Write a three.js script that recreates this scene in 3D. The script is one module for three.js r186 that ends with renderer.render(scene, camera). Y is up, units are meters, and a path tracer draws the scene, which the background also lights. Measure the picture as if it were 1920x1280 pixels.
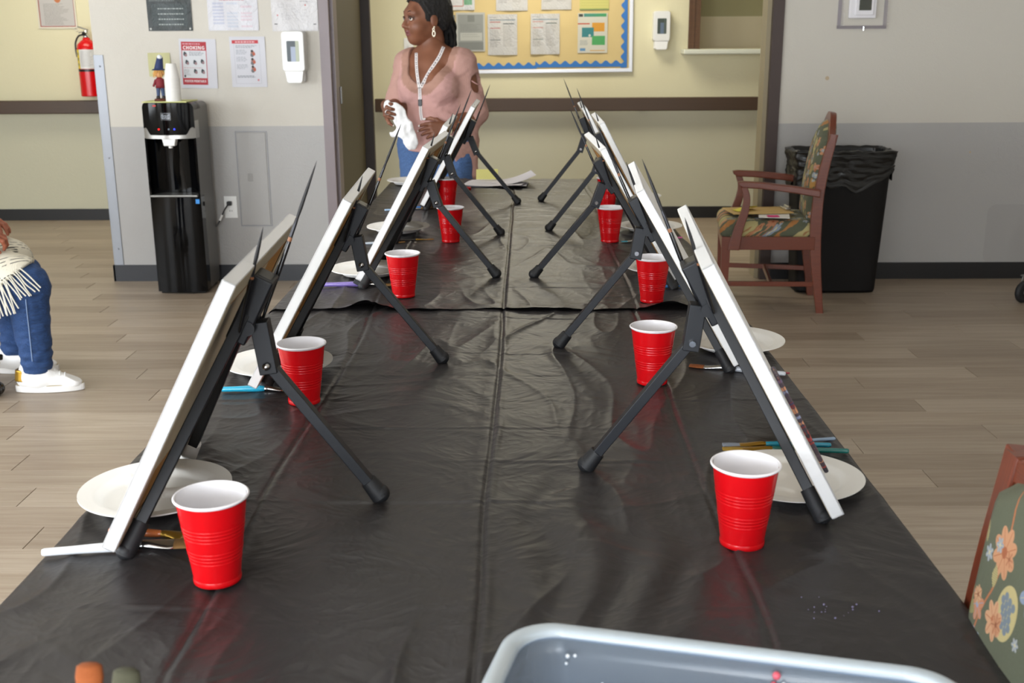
import * as THREE from 'three';
import { RoundedBoxGeometry } from 'three/addons/geometries/RoundedBoxGeometry.js';
import { mergeGeometries } from 'three/addons/utils/BufferGeometryUtils.js';
import { RectAreaLightUniformsLib } from 'three/addons/lights/RectAreaLightUniformsLib.js';
import { createNoise3D } from 'simplex-noise';

// ------------------------------------------------------------------ camera, sky, big lights, exposure
const scene = new THREE.Scene();
scene.background = new THREE.Color(0.75, 0.85, 1.0);
const camera = new THREE.PerspectiveCamera(34.2, 1920 / 1280, 0.05, 60);
camera.position.set(0, 1.43, 0);
camera.rotation.order = 'YXZ';
camera.rotation.set(-0.26747, 0.01391, -0.0061);
camera.focus = 2.4;
camera.userData.fStop = 8.5;
const renderer = new THREE.WebGLRenderer({ antialias: true });
renderer.toneMapping = THREE.LinearToneMapping;
renderer.toneMappingExposure = 0.95;
renderer.shadowMap.enabled = true;
RectAreaLightUniformsLib.init();
const DAY = new THREE.Color(0.89, 0.945, 1.0), TUBE = new THREE.Color(1.0, 0.94, 0.78), TUBE_ROOM = new THREE.Color(1.0, 0.96, 0.88);
const WINDOW_LIGHT = 13, WINDOW_GLOW = 3.5, HALL_LIGHT = 13.5, ROOM_LIGHT = 2.2;
// windows of the room: [wall, centre along wall, sill height, width, height, strength]
const WINDOWS = [
  ['rear', -3.6, 0.55, 2.3, 1.75, 1.25], ['rear', -0.9, 0.55, 2.3, 1.75, 0.95], ['rear', 1.7, 0.55, 1.7, 1.75, 0.25],
  ['left', -0.6, 0.75, 2.4, 1.55, 1.0], ['left', -3.6, 0.75, 2.0, 1.55, 0.7],
];
const CEIL = 2.75, HALL_CEIL = 2.5, WALL_Z = -6.65, HALL_Z = -9.04, ROOM_L = -5.6, ROOM_R = 4.1, ROOM_BACK = 3.6;
// ceiling panels: [x, z, width, depth, ceiling height, colour, strength]
const PANELS = [
  [0.15, -8.15, 1.2, 0.6, HALL_CEIL, TUBE, HALL_LIGHT], [-3.3, -8.15, 1.2, 0.6, HALL_CEIL, TUBE, HALL_LIGHT * 0.4], [3.4, -8.0, 1.2, 0.6, HALL_CEIL, TUBE, HALL_LIGHT * 0.4],
  [-2.6, -4.4, 1.2, 0.6, CEIL, TUBE_ROOM, ROOM_LIGHT], [-0.6, -3.2, 1.2, 0.6, CEIL, TUBE_ROOM, ROOM_LIGHT * 0.8], [2.6, -4.4, 1.2, 0.6, CEIL, TUBE_ROOM, ROOM_LIGHT * 0.25],
];

// ------------------------------------------------------------------ helpers
let seedState = 7;
const rnd = () => { seedState = (seedState + 0x6d2b79f5) | 0; let t = Math.imul(seedState ^ (seedState >>> 15), 1 | seedState); t = (t + Math.imul(t ^ (t >>> 7), 61 | t)) ^ t; return ((t ^ (t >>> 14)) >>> 0) / 4294967296; };
const rr = (a, b) => a + (b - a) * rnd();
const noise3 = createNoise3D(rnd);
const V = (x, y, z) => new THREE.Vector3(x, y, z);
const { clamp, lerp, smoothstep } = THREE.MathUtils;
const taken = new Map();
function numbered(name) { const n = taken.get(name) ?? 0; taken.set(name, n + 1); return n ? `${name}_${String(n).padStart(3, '0')}` : name; }
function obj(name, geometry, material, parent = scene) {
  const m = new THREE.Mesh(Array.isArray(geometry) ? merge(geometry) : geometry, material);
  m.name = parent === scene ? numbered(name) : name; m.castShadow = m.receiveShadow = true; parent.add(m); return m;
}
function merge(list) {
  const all = list.map((g) => { const h = g.index ? g.toNonIndexed() : g.clone(); for (const k of Object.keys(h.attributes)) if (!['position', 'normal', 'uv'].includes(k)) h.deleteAttribute(k);
    if (!h.attributes.uv) h.setAttribute('uv', new THREE.BufferAttribute(new Float32Array(h.attributes.position.count * 2), 2)); return h; });
  return mergeGeometries(all);
}
function tag(o, label, category, group) { o.userData.label = label; o.userData.category = category; if (group) o.userData.group = group; return o; }
function thing(name, label, category, p = [0, 0, 0], turn = 0, group) {
  const g = new THREE.Group(); g.name = numbered(name); g.position.set(...p); g.rotation.y = turn; scene.add(g); return tag(g, label, category, group);
}
function struct(name, geometry, material, parent = scene) { const m = obj(name, geometry, material, parent); if (parent === scene) { m.name = name; m.userData.kind = 'structure'; } return m; }
function structGroup(name) { const g = new THREE.Group(); g.name = name; g.userData.kind = 'structure'; scene.add(g); return g; }
const box = (w, h, d, x = 0, y = 0, z = 0) => boxUV(new THREE.BoxGeometry(w, h, d), w, h, d).translate(x, y, z);
function boxUV(g, w, h, d) { // uv in metres
  const p = g.attributes.position, n = g.attributes.normal, uv = g.attributes.uv;
  for (let i = 0; i < p.count; i++) { const ax = Math.abs(n.getX(i)), ay = Math.abs(n.getY(i));
    if (ax > 0.7) uv.setXY(i, p.getZ(i) + d / 2, p.getY(i) + h / 2); else if (ay > 0.7) uv.setXY(i, p.getX(i) + w / 2, p.getZ(i) + d / 2); else uv.setXY(i, p.getX(i) + w / 2, p.getY(i) + h / 2); }
  return g;
}
const rbox = (w, h, d, r, x = 0, y = 0, z = 0, seg = 2) => new RoundedBoxGeometry(w, h, d, seg, Math.min(r, w / 2.01, h / 2.01, d / 2.01)).translate(x, y, z);
function along(g, a, b, up = V(0, 0, 1)) { // geometry built along +y from 0 to |ab| put from a to b
  const y = b.clone().sub(a).normalize(), x = y.clone().cross(up); if (x.lengthSq() < 1e-6) x.set(1, 0, 0); x.normalize(); const z = x.clone().cross(y);
  return g.applyMatrix4(new THREE.Matrix4().makeBasis(x, y, z).setPosition(a));
}
const rod = (a, b, r0, r1 = r0, n = 10) => along(new THREE.CylinderGeometry(r1, r0, a.distanceTo(b), n, 1).translate(0, a.distanceTo(b) / 2, 0), a, b);
const bar = (a, b, w, d, up, r = 0.0015) => { const L = a.distanceTo(b); return along(rbox(w, L, d, r, 0, L / 2, 0, 1), a, b, up); };
const lathe = (pts, n = 40) => new THREE.LatheGeometry(pts.map(([r, y]) => new THREE.Vector2(r, y)), n);
const sphere = (r, x = 0, y = 0, z = 0, w = 16, h = 12) => new THREE.SphereGeometry(r, w, h).translate(x, y, z);
const tube = (pts, r, n = 24, k = 8) => new THREE.TubeGeometry(new THREE.CatmullRomCurve3(pts), n, r, k);
function extrude(pts, depth, bevel = 0.002, holes) {
  const s = new THREE.Shape(pts.map(([x, y]) => new THREE.Vector2(x, y)));
  if (holes) for (const h of holes) s.holes.push(new THREE.Path(h.map(([x, y]) => new THREE.Vector2(x, y))));
  return new THREE.ExtrudeGeometry(s, { depth: Math.max(depth - 2 * bevel, 0.0002), bevelEnabled: bevel > 0, bevelSize: bevel, bevelThickness: bevel, bevelSegments: 2, curveSegments: 8 }).translate(0, 0, bevel);
}
function sheet(nu, nv, f) { // parametric surface, f(u, v) -> [x, y, z]
  const p = [], uv = [], ix = [];
  for (let j = 0; j <= nv; j++) for (let i = 0; i <= nu; i++) { const q = f(i / nu, j / nv); p.push(q[0], q[1], q[2]); uv.push(q[3] ?? i / nu, q[4] ?? j / nv); }
  for (let j = 0; j < nv; j++) for (let i = 0; i < nu; i++) { const a = j * (nu + 1) + i, b = a + 1, c = a + nu + 1, d = c + 1; ix.push(a, b, d, a, d, c); }
  const g = new THREE.BufferGeometry(); g.setAttribute('position', new THREE.Float32BufferAttribute(p, 3)); g.setAttribute('uv', new THREE.Float32BufferAttribute(uv, 2)); g.setIndex(ix); g.computeVertexNormals(); return g;
}
// naive surface nets: the zero level of f inside [lo, hi] with cubic cells
function nets(f, lo, hi, cell) {
  const n = [0, 1, 2].map((k) => Math.ceil((hi[k] - lo[k]) / cell) + 1), [nx, ny, nz] = n, val = new Float32Array(nx * ny * nz), at = (i, j, k) => (k * ny + j) * nx + i;
  for (let k = 0; k < nz; k++) for (let j = 0; j < ny; j++) for (let i = 0; i < nx; i++) val[at(i, j, k)] = f(lo[0] + i * cell, lo[1] + j * cell, lo[2] + k * cell);
  const id = new Int32Array(nx * ny * nz).fill(-1), pos = [], ix = [];
  const corner = [0, 1, nx, nx + 1, nx * ny, nx * ny + 1, nx * ny + nx, nx * ny + nx + 1], edges = [[0, 1], [2, 3], [4, 5], [6, 7], [0, 2], [1, 3], [4, 6], [5, 7], [0, 4], [1, 5], [2, 6], [3, 7]];
  for (let k = 0; k < nz - 1; k++) for (let j = 0; j < ny - 1; j++) for (let i = 0; i < nx - 1; i++) {
    const o = at(i, j, k); let inside = 0; for (let c = 0; c < 8; c++) if (val[o + corner[c]] < 0) inside++;
    if (inside === 0 || inside === 8) continue;
    let x = 0, y = 0, z = 0, m = 0;
    for (const [a, b] of edges) { const va = val[o + corner[a]], vb = val[o + corner[b]]; if (va < 0 === vb < 0) continue; const t = va / (va - vb);
      x += lerp(a & 1, b & 1, t); y += lerp((a >> 1) & 1, (b >> 1) & 1, t); z += lerp((a >> 2) & 1, (b >> 2) & 1, t); m++; }
    id[o] = pos.length / 3; pos.push(lo[0] + (i + x / m) * cell, lo[1] + (j + y / m) * cell, lo[2] + (k + z / m) * cell);
  }
  const quad = (a, b, c, d, flip) => { if (a < 0 || b < 0 || c < 0 || d < 0) return; if (flip) ix.push(a, c, b, a, d, c); else ix.push(a, b, c, a, c, d); };
  for (let k = 1; k < nz - 1; k++) for (let j = 1; j < ny - 1; j++) for (let i = 1; i < nx - 1; i++) {
    const o = at(i, j, k), s = val[o] < 0, X = 1, Y = nx, Z = nx * ny;
    if (s !== val[o + X] < 0) quad(id[o - Y - Z], id[o - Z], id[o], id[o - Y], !s);
    if (s !== val[o + Y] < 0) quad(id[o - X - Z], id[o - X], id[o], id[o - Z], !s);
    if (s !== val[o + Z] < 0) quad(id[o - X - Y], id[o - Y], id[o], id[o - X], !s);
  }
  const g = new THREE.BufferGeometry(); g.setAttribute('position', new THREE.Float32BufferAttribute(pos, 3)); g.setIndex(ix);
  const nor = new Float32Array(pos.length), e = cell * 0.6;
  for (let q = 0; q < pos.length; q += 3) { const [x, y, z] = [pos[q], pos[q + 1], pos[q + 2]], a = f(x + e, y, z) - f(x - e, y, z), b = f(x, y + e, z) - f(x, y - e, z), c = f(x, y, z + e) - f(x, y, z - e), l = Math.hypot(a, b, c) || 1;
    nor[q] = a / l; nor[q + 1] = b / l; nor[q + 2] = c / l; }
  g.setAttribute('normal', new THREE.BufferAttribute(nor, 3));
  const uv = new Float32Array(pos.length / 3 * 2); for (let q = 0; q < pos.length / 3; q++) { uv[q * 2] = Math.atan2(nor[q * 3], nor[q * 3 + 2]) * 0 + pos[q * 3] + pos[q * 3 + 2]; uv[q * 2 + 1] = pos[q * 3 + 1]; }
  g.setAttribute('uv', new THREE.BufferAttribute(uv, 2));
  return g;
}
const cap = (a, b, ra, rb, s) => ({ t: 0, a, b, ra, rb, s: s || 1 });
const ell = (c, r) => ({ t: 1, c, r });
function distTo(p, x, y, z) {
  if (p.t === 0) { const [ax, ay, az] = p.a, dx = p.b[0] - ax, dy = p.b[1] - ay, dz = p.b[2] - az, px = x - ax, py = y - ay, pz = z - az; let h = (px * dx + py * dy + pz * dz) / (dx * dx + dy * dy + dz * dz + 1e-12); h = h < 0 ? 0 : h > 1 ? 1 : h;
    return Math.hypot(px - dx * h, py - dy * h, pz - dz * h) - (p.ra + (p.rb - p.ra) * h); }
  const [rx, ry, rz] = p.r, px = (x - p.c[0]) / rx, py = (y - p.c[1]) / ry, pz = (z - p.c[2]) / rz, k0 = Math.hypot(px, py, pz), k1 = Math.hypot(px / rx, py / ry, pz / rz);
  return k1 < 1e-9 ? -Math.min(rx, ry, rz) : k0 * (k0 - 1) / k1;
}
const smin = (a, b, k) => { const h = Math.max(k - Math.abs(a - b), 0) / k; return Math.min(a, b) - h * h * k * 0.25; };
const blend = (prims, k) => (x, y, z) => { let d = 9; for (const p of prims) d = smin(d, distTo(p, x, y, z), k); return d; };
function paint(g, f) { const p = g.attributes.position, c = new Float32Array(p.count * 3); for (let i = 0; i < p.count; i++) { const q = f(p.getX(i), p.getY(i), p.getZ(i)); c[i * 3] = q[0]; c[i * 3 + 1] = q[1]; c[i * 3 + 2] = q[2]; } g.setAttribute('color', new THREE.BufferAttribute(c, 3)); return g; }
const lin = (hex) => new THREE.Color(hex).toArray();

// ------------------------------------------------------------------ textures and materials
function dataTex(w, h, f, srgb = false) {
  const d = new Uint8Array(w * h * 4);
  for (let y = 0; y < h; y++) for (let x = 0; x < w; x++) { const c = f(x / w, y / h), o = (y * w + x) * 4; d[o] = clamp(c[0], 0, 1) * 255; d[o + 1] = clamp(c[1], 0, 1) * 255; d[o + 2] = clamp(c[2], 0, 1) * 255; d[o + 3] = 255; }
  const t = new THREE.DataTexture(d, w, h); t.wrapS = t.wrapT = THREE.RepeatWrapping; t.magFilter = THREE.LinearFilter; if (srgb) t.colorSpace = THREE.SRGBColorSpace; t.needsUpdate = true; return t;
}
const loop = (u, v, fu, fv, s = 0) => { const a = u * 2 * Math.PI, b = v * 2 * Math.PI, R = fu / 6.283, Q = fv / 6.283; // tileable noise
  return noise3(Math.cos(a) * R + s, Math.sin(a) * R + Math.cos(b) * Q * 1.3 + s * 2, Math.sin(b) * Q + Math.cos(b) * Q * 0.4); };
const grey = (v) => [v, v, v];
const canvasTex = (w, h, draw) => { const c = document.createElement('canvas'); c.width = w; c.height = h; const g = c.getContext('2d'); draw(g, w, h); const t = new THREE.CanvasTexture(c); t.colorSpace = THREE.SRGBColorSpace; t.wrapS = t.wrapT = THREE.RepeatWrapping; return t; };
const rep = (t, x, y) => { const c = t.clone(); c.repeat.set(x, y); c.needsUpdate = true; return c; };
const mat = (color, roughness = 0.6, more = {}) => new THREE.MeshPhysicalMaterial({ color, roughness, ...more });
const T = {
  plaster: dataTex(256, 256, (u, v) => grey(0.5 + 0.2 * loop(u, v, 40, 40) + 0.15 * loop(u, v, 90, 90, 3) + 0.12 * loop(u, v, 12, 12, 7))),
  weave: dataTex(128, 128, (u, v) => grey(0.5 + 0.25 * Math.sin(u * 2 * Math.PI * 16) * Math.sin(v * 2 * Math.PI * 16) + 0.2 * loop(u, v, 20, 20))),
  grain: dataTex(1024, 256, (u, v) => { const s = 0.5 + 0.2 * loop(u, v, 5, 40) + 0.12 * loop(u, v, 14, 110, 4) + 0.2 * loop(u, v, 3, 12, 9); return [0.93 + 0.17 * (s - 0.5), 0.92 + 0.2 * (s - 0.5), 0.91 + 0.23 * (s - 0.5)]; }, true),
  wood: dataTex(512, 128, (u, v) => { const s = loop(u, v, 5, 50) * 0.5 + loop(u, v, 16, 110, 4) * 0.3; return [0.86 + 0.16 * s, 0.84 + 0.2 * s, 0.82 + 0.22 * s]; }, true),
  denim: dataTex(128, 128, (u, v) => { const s = 0.82 + 0.1 * Math.sin((u + v) * 2 * Math.PI * 24) + 0.16 * loop(u, v, 14, 14); return grey(s); }, true),
  knit: dataTex(128, 128, (u, v) => grey(0.5 + 0.3 * Math.sin(u * 2 * Math.PI * 16 + 1.2 * Math.sin(v * 2 * Math.PI * 16)) + 0.15 * loop(u, v, 20, 20))),
  crumple: dataTex(256, 256, (u, v) => grey(0.5 + 0.3 * Math.abs(loop(u, v, 6, 6)) + 0.25 * Math.abs(loop(u, v, 14, 14, 5)))),
  film: dataTex(512, 512, (u, v) => grey(0.5 + 0.25 * loop(u, v, 5, 5) + 0.12 * (1 - 2 * Math.abs(loop(u, v, 9, 9, 4))) + 0.04 * loop(u, v, 30, 30, 8))),
};
const M = {
  wallUpper: mat('#c3beb4', 0.55, { bumpMap: rep(T.plaster, 2, 2), bumpScale: 0.0012 }), wallLower: mat('#a5a3a1', 0.45, { bumpMap: rep(T.plaster, 2, 2), bumpScale: 0.0012 }),
  hallUpper: mat('#ddd6b4', 0.6, { bumpMap: rep(T.plaster, 2, 2), bumpScale: 0.001 }), hallLower: mat('#c2bfa8', 0.5, { bumpMap: rep(T.plaster, 2, 2), bumpScale: 0.001 }),
  ceiling: mat('#e6e4de', 0.9), basebd: mat('#161618', 0.45), frame: mat('#7c6f72', 0.38), frameShaded: mat('#40332f', 0.45), stop: mat('#93876c', 0.5), door: mat('#4c4430', 0.5), edgeGuard: mat('#352a26', 0.5), guard: mat('#8d9096', 0.45, { metalness: 0.75 }),  // both jambs share one paint; window glare and shade are put into two tones
  rail: mat('#54402f', 0.45, { map: rep(T.wood, 1, 3) }), black: mat('#111113', 0.35), white: mat('#e9e9e7', 0.45), whiteGloss: mat('#eeeeec', 0.25), chrome: mat('#c8c8c8', 0.18, { metalness: 1 }), steel: mat('#9a9a98', 0.35, { metalness: 0.9 }),
  easel: mat('#1a1c21', 0.42, { metalness: 0.25 }), rubber: mat('#17181b', 0.6), canvas: mat('#f8f8f8', 0.75, { bumpMap: rep(T.weave, 12, 12), bumpScale: 0.0003 }), canvasBack: mat('#cdbfa4', 0.85, { bumpMap: rep(T.weave, 12, 12), bumpScale: 0.0004 }), stretcher: mat('#c79455', 0.65, { map: rep(T.wood, 2, 20) }),
  red: mat('#cf0812', 0.24), cupIn: mat('#f0eef2', 0.35), foam: mat('#e6e4e0', 0.55), cloth: null,
  cherry: mat('#7c3a22', 0.32, { map: rep(T.wood, 2, 8), clearcoat: 0.35, clearcoatRoughness: 0.25 }), glass: mat('#ffffff', 0.03, { transmission: 1, thickness: 0 }),
  paper: mat('#eceae6', 0.7), tableTop: mat('#d8d6d0', 0.5), grey: mat('#85878a', 0.5),
};
// ------------------------------------------------------------------ the setting
{ // floor: slab with laid planks
  const floor = struct('floor', box(14, 0.1, 14.5, -0.5, -0.056, -2.9), mat('#40382f', 0.8));
  const tones = ['#ae9f8d', '#a69786', '#b3a594', '#aa9c8b', '#a09180'].map((c) => mat(c, 0.42, { map: T.grain, bumpMap: T.grain, bumpScale: 0.0004 }));
  const L = 1.22, W = 0.152, plankGeo = (len, s) => { const g = extrude([[-len / 2 + 0.0024, -W / 2 + 0.0014], [len / 2 - 0.0024, -W / 2 + 0.0014], [len / 2 - 0.0024, W / 2 - 0.0014], [-len / 2 + 0.0024, W / 2 - 0.0014]], 0.006, 0.0012).rotateX(-Math.PI / 2).translate(0, -0.006, 0);
    const p = g.attributes.position, uv = g.attributes.uv; for (let i = 0; i < p.count; i++) uv.setXY(i, p.getX(i) / 1.6 + s * 0.37, p.getZ(i) / 0.55 + s * 0.293); return g; };
  const variants = [0, 1, 2, 3, 4, 5].map((s) => plankGeo(L, s)), rest = [];
  let n = 0;
  for (let r = 0; r < 87; r++) {
    const z = 4.2 - r * W - W / 2; if (z < HALL_Z - 0.1) break;
    const shift = ((r * 0.437) % 1) * L;
    for (let k = -6; k < 6; k++) {
      const x = k * L + shift - 0.3; if (x < -7 || x > 5.4) continue;
      const seen = Math.abs(x + 0.1) < Math.abs(z) * 0.48 + 0.75 && z < -1.7 && !(Math.abs(x + 0.06) < 0.2 && z > -5) && n < 295, v = (r * 7 + k * 3 + 60) % 6, t = Math.floor(rnd() * 5);
      if (seen) { n++; obj('plank', variants[v], tones[t], floor).position.set(x, 0, z); } else rest.push([variants[v].clone().translate(x, 0, z)]);
    }
  }
  const far = obj('planks', rest.flat(), tones[0], floor); far.userData.kind = 'stuff';
}
const wallBox = (x0, x1, y0, y1, z0, z1) => box(x1 - x0, y1 - y0, z1 - z0, (x0 + x1) / 2, (y0 + y1) / 2, (z0 + z1) / 2);
const PAINT = 0.932, TH = 0.16, PIER_L = -2.52, PIER_R = -1.19, DOOR_R = 1.475;
{ // wall between room and corridor: pier, right stretch, lintel
  const p = structGroup('wall_pier');
  obj('upper_paint', wallBox(PIER_L, PIER_R, PAINT, CEIL, WALL_Z - TH, WALL_Z), M.wallUpper, p); obj('lower_paint', wallBox(PIER_L, PIER_R, 0, PAINT, WALL_Z - TH, WALL_Z), M.wallLower, p);
  const q = structGroup('wall_right_of_door');
  obj('upper_paint', wallBox(DOOR_R, ROOM_R, PAINT, CEIL, WALL_Z - TH, WALL_Z), M.wallUpper, q); obj('lower_paint', wallBox(DOOR_R, ROOM_R, 0, PAINT, WALL_Z - TH, WALL_Z), M.wallLower, q);
  obj('scuff', new THREE.ShapeGeometry(rrShape(0.34, 0.36, 0.06)).translate(2.93, 0.27, WALL_Z + 0.0012), mat('#9f9d9b', 0.47), q);
  for (const [x, y, r] of [[1.79, 0.985, 0.008], [2.62, 0.76, 0.006], [1.75, 1.19, 0.012]]) obj('stain', new THREE.CircleGeometry(r, 12).translate(x, y, WALL_Z + 0.001), mat('#b3a084', 0.7), q);
  struct('wall_lintel', wallBox(ROOM_L, DOOR_R, 2.2, CEIL, WALL_Z - TH, WALL_Z).translate(0, 0, 0), M.wallUpper).geometry = merge([wallBox(ROOM_L, PIER_L, 2.2, CEIL, WALL_Z - TH, WALL_Z), wallBox(PIER_R, DOOR_R, 2.2, CEIL, WALL_Z - TH, WALL_Z)]);
  struct('wall_left', [wallBox(ROOM_L - TH, ROOM_L, 0, 0.75, -8.9, ROOM_BACK), wallBox(ROOM_L - TH, ROOM_L, 2.3, CEIL, -6.9, ROOM_BACK), wallBox(ROOM_L - TH, ROOM_L, 0.75, 2.3, 0.6, ROOM_BACK), wallBox(ROOM_L - TH, ROOM_L, 0.75, 2.3, -2.6, -1.8), wallBox(ROOM_L - TH, ROOM_L, 0.75, 2.3, -8.9, -4.6), wallBox(ROOM_L - TH, ROOM_L, 2.3, CEIL, -8.9, -6.9)], M.wallUpper);
  struct('wall_right', wallBox(ROOM_R, ROOM_R + TH, 0, CEIL, WALL_Z - TH, ROOM_BACK), M.wallUpper);
  struct('wall_rear', [wallBox(ROOM_L - TH, ROOM_R + TH, 0, 0.55, ROOM_BACK, ROOM_BACK + TH), wallBox(ROOM_L - TH, ROOM_R + TH, 2.3, CEIL, ROOM_BACK, ROOM_BACK + TH), wallBox(ROOM_L - TH, -4.75, 0.55, 2.3, ROOM_BACK, ROOM_BACK + TH), wallBox(-2.45, -2.05, 0.55, 2.3, ROOM_BACK, ROOM_BACK + TH), wallBox(0.25, 0.85, 0.55, 2.3, ROOM_BACK, ROOM_BACK + TH), wallBox(2.55, ROOM_R + TH, 0.55, 2.3, ROOM_BACK, ROOM_BACK + TH)], M.wallUpper);
  struct('ceiling', wallBox(ROOM_L - TH, ROOM_R + TH, CEIL, CEIL + 0.1, WALL_Z - TH, ROOM_BACK + TH), M.ceiling);
  struct('ceiling_hall', wallBox(-6.6, 5.4, HALL_CEIL, HALL_CEIL + 0.1, HALL_Z - 0.2, WALL_Z - TH), M.ceiling);
  struct('wall_hall_ends', [wallBox(5.2, 5.36, 0, HALL_CEIL, HALL_Z, WALL_Z - TH), wallBox(ROOM_R, 5.36, 0, HALL_CEIL, WALL_Z - TH, WALL_Z - TH + 0.1)], M.hallUpper);
  // corridor wall with the service window opening
  const h = structGroup('wall_hall'), WX0 = 1.355, WX1 = 2.25, WY0 = 1.335, WY1 = 2.15, zb = HALL_Z - 0.16;
  obj('upper_paint', [wallBox(-6.2, WX0, 0.92, HALL_CEIL, zb, HALL_Z), wallBox(WX1, 5.4, 0.92, HALL_CEIL, zb, HALL_Z), wallBox(WX0, WX1, 0.92, WY0, zb, HALL_Z), wallBox(WX0, WX1, WY1, HALL_CEIL, zb, HALL_Z)], M.hallUpper, h);
  obj('lower_paint', wallBox(-6.2, 5.4, 0, 0.92, zb, HALL_Z), M.hallLower, h);
  // service window: wooden jambs, pane, shutter behind, sill
  const w = structGroup('window_1'), jamb = mat('#6b4a2c', 0.5, { map: rep(T.wood, 2, 3) });
  for (const [x0, x1] of [[WX0 - 0.085, WX0 + 0.005], [WX1 - 0.005, WX1 + 0.085]]) obj('window_jamb', [wallBox(x0, x1, WY0, WY1, HALL_Z - 0.1, HALL_Z + 0.018), wallBox(x0 + 0.025, x0 + 0.045, WY0, WY1, HALL_Z + 0.018, HALL_Z + 0.026)], jamb, w);
  obj('window_head', wallBox(WX0 - 0.085, WX1 + 0.085, WY1, WY1 + 0.09, HALL_Z, HALL_Z + 0.02), jamb, w);
  obj('pane', wallBox(WX0, WX1, WY0, WY1, HALL_Z - 0.09, HALL_Z - 0.085), M.glass, w);
  obj('shutter', [wallBox(WX0 - 0.3, WX1 + 0.3, WY0 - 0.1, 1.585, HALL_Z - 0.5, HALL_Z - 0.48), wallBox(WX0 - 0.32, WX0 - 0.3, 1.2, 2.3, HALL_Z - 0.5, zb), wallBox(WX1 + 0.3, WX1 + 0.32, 1.2, 2.3, HALL_Z - 0.5, zb), wallBox(WX0 - 0.3, WX1 + 0.3, 1.22, 1.24, HALL_Z - 0.5, zb)], mat('#d8cba8', 0.6), w);
  obj('shutter_top', [wallBox(WX0 - 0.3, WX1 + 0.3, 1.585, 2.3, HALL_Z - 0.5, HALL_Z - 0.48), wallBox(WX0 - 0.32, WX1 + 0.32, 2.3, 2.32, HALL_Z - 0.5, zb)], mat('#a19a6c', 0.6), w);
  obj('window_sill', rbox(WX1 - WX0 + 0.28, 0.04, 0.26, 0.012, (WX0 + WX1) / 2, 1.313, HALL_Z + 0.05), mat('#d8dacb', 0.4), w);
  // baseboards
  struct('baseboard_pier', [wallBox(PIER_L - 0.01, PIER_R, 0, 0.1, WALL_Z, WALL_Z + 0.012), wallBox(PIER_L - 0.012, PIER_L, 0, 0.1, WALL_Z - TH, WALL_Z + 0.012)], mat('#292b30', 0.4));
  struct('baseboard_right', wallBox(DOOR_R, ROOM_R, 0, 0.1, WALL_Z, WALL_Z + 0.012), M.basebd);
  struct('baseboard_hall', wallBox(-6.2, 5.4, 0, 0.092, HALL_Z, HALL_Z + 0.012), M.basebd);
  // metal corner guard on the pier's edge
  struct('trim_1', [rbox(0.055, 1.245, 0.004, 0.001, PIER_L + 0.026, 0.1 + 0.6225, WALL_Z + 0.003), rbox(0.004, 1.245, 0.055, 0.001, PIER_L - 0.002, 0.1 + 0.6225, WALL_Z - 0.022), ...[1.28, 0.75, 0.2].map((y) => sphere(0.006, PIER_L + 0.03, y, WALL_Z + 0.003, 10, 6))], M.guard);
  // door frames
  const fl = structGroup('door_1');
  obj('door_frame', [wallBox(PIER_R - 0.005, PIER_R + 0.052, 0, 2.2, WALL_Z - TH - 0.012, WALL_Z + 0.014), wallBox(PIER_R + 0.05, PIER_R + 0.07, 0, 2.2, WALL_Z - TH - 0.012, WALL_Z - 0.045)], M.frame, fl);  // jamb colour lightened to carry the window glare
  // leaf swung open 90 degrees into the corridor
  obj('door_leaf', rbox(0.045, 2.13, 1.0, 0.003, PIER_R + 0.045, 1.075, WALL_Z - TH - 0.03 - 0.5), M.door, fl);
  obj('edge_guard', rbox(0.1, 2.13, 0.06, 0.004, PIER_R + 0.08, 1.075, WALL_Z - TH - 1.03), M.edgeGuard, fl);
  obj('hinge', [0.3, 1.1, 1.9].map((y) => rod(V(PIER_R + 0.075, y - 0.05, WALL_Z - TH - 0.02), V(PIER_R + 0.075, y + 0.05, WALL_Z - TH - 0.02), 0.008)), M.steel, fl);
  struct('trim_2', [wallBox(DOOR_R - 0.06, DOOR_R + 0.004, 0, 2.2, WALL_Z - TH - 0.012, WALL_Z + 0.014)], M.frameShaded); struct('trim_4', wallBox(DOOR_R - 0.085, DOOR_R - 0.06, 0, 2.2, WALL_Z - TH - 0.012, WALL_Z - 0.03), M.stop);  // same jamb paint, darkened in colour for the shaded side without window glare
  struct('trim_3', wallBox(PIER_R + 0.05, DOOR_R - 0.06, 2.14, 2.2, WALL_Z - TH - 0.012, WALL_Z + 0.014), M.frame);
}
function rrShape(w, h, r) { const s = new THREE.Shape(), x = -w / 2, y = -h / 2; s.moveTo(x + r, y); s.lineTo(x + w - r, y); s.quadraticCurveTo(x + w, y, x + w, y + r); s.lineTo(x + w, y + h - r); s.quadraticCurveTo(x + w, y + h, x + w - r, y + h); s.lineTo(x + r, y + h); s.quadraticCurveTo(x, y + h, x, y + h - r); s.lineTo(x, y + r); s.quadraticCurveTo(x, y, x + r, y); return s; }
const rrExtrude = (w, h, r, d, b = 0.002) => new THREE.ExtrudeGeometry(rrShape(w - 2 * b, h - 2 * b, Math.max(r - b, 0.001)), { depth: Math.max(d - 2 * b, 0.0004), bevelEnabled: true, bevelSize: b, bevelThickness: b, bevelSegments: 2, curveSegments: 6 }).translate(0, 0, b);
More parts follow.
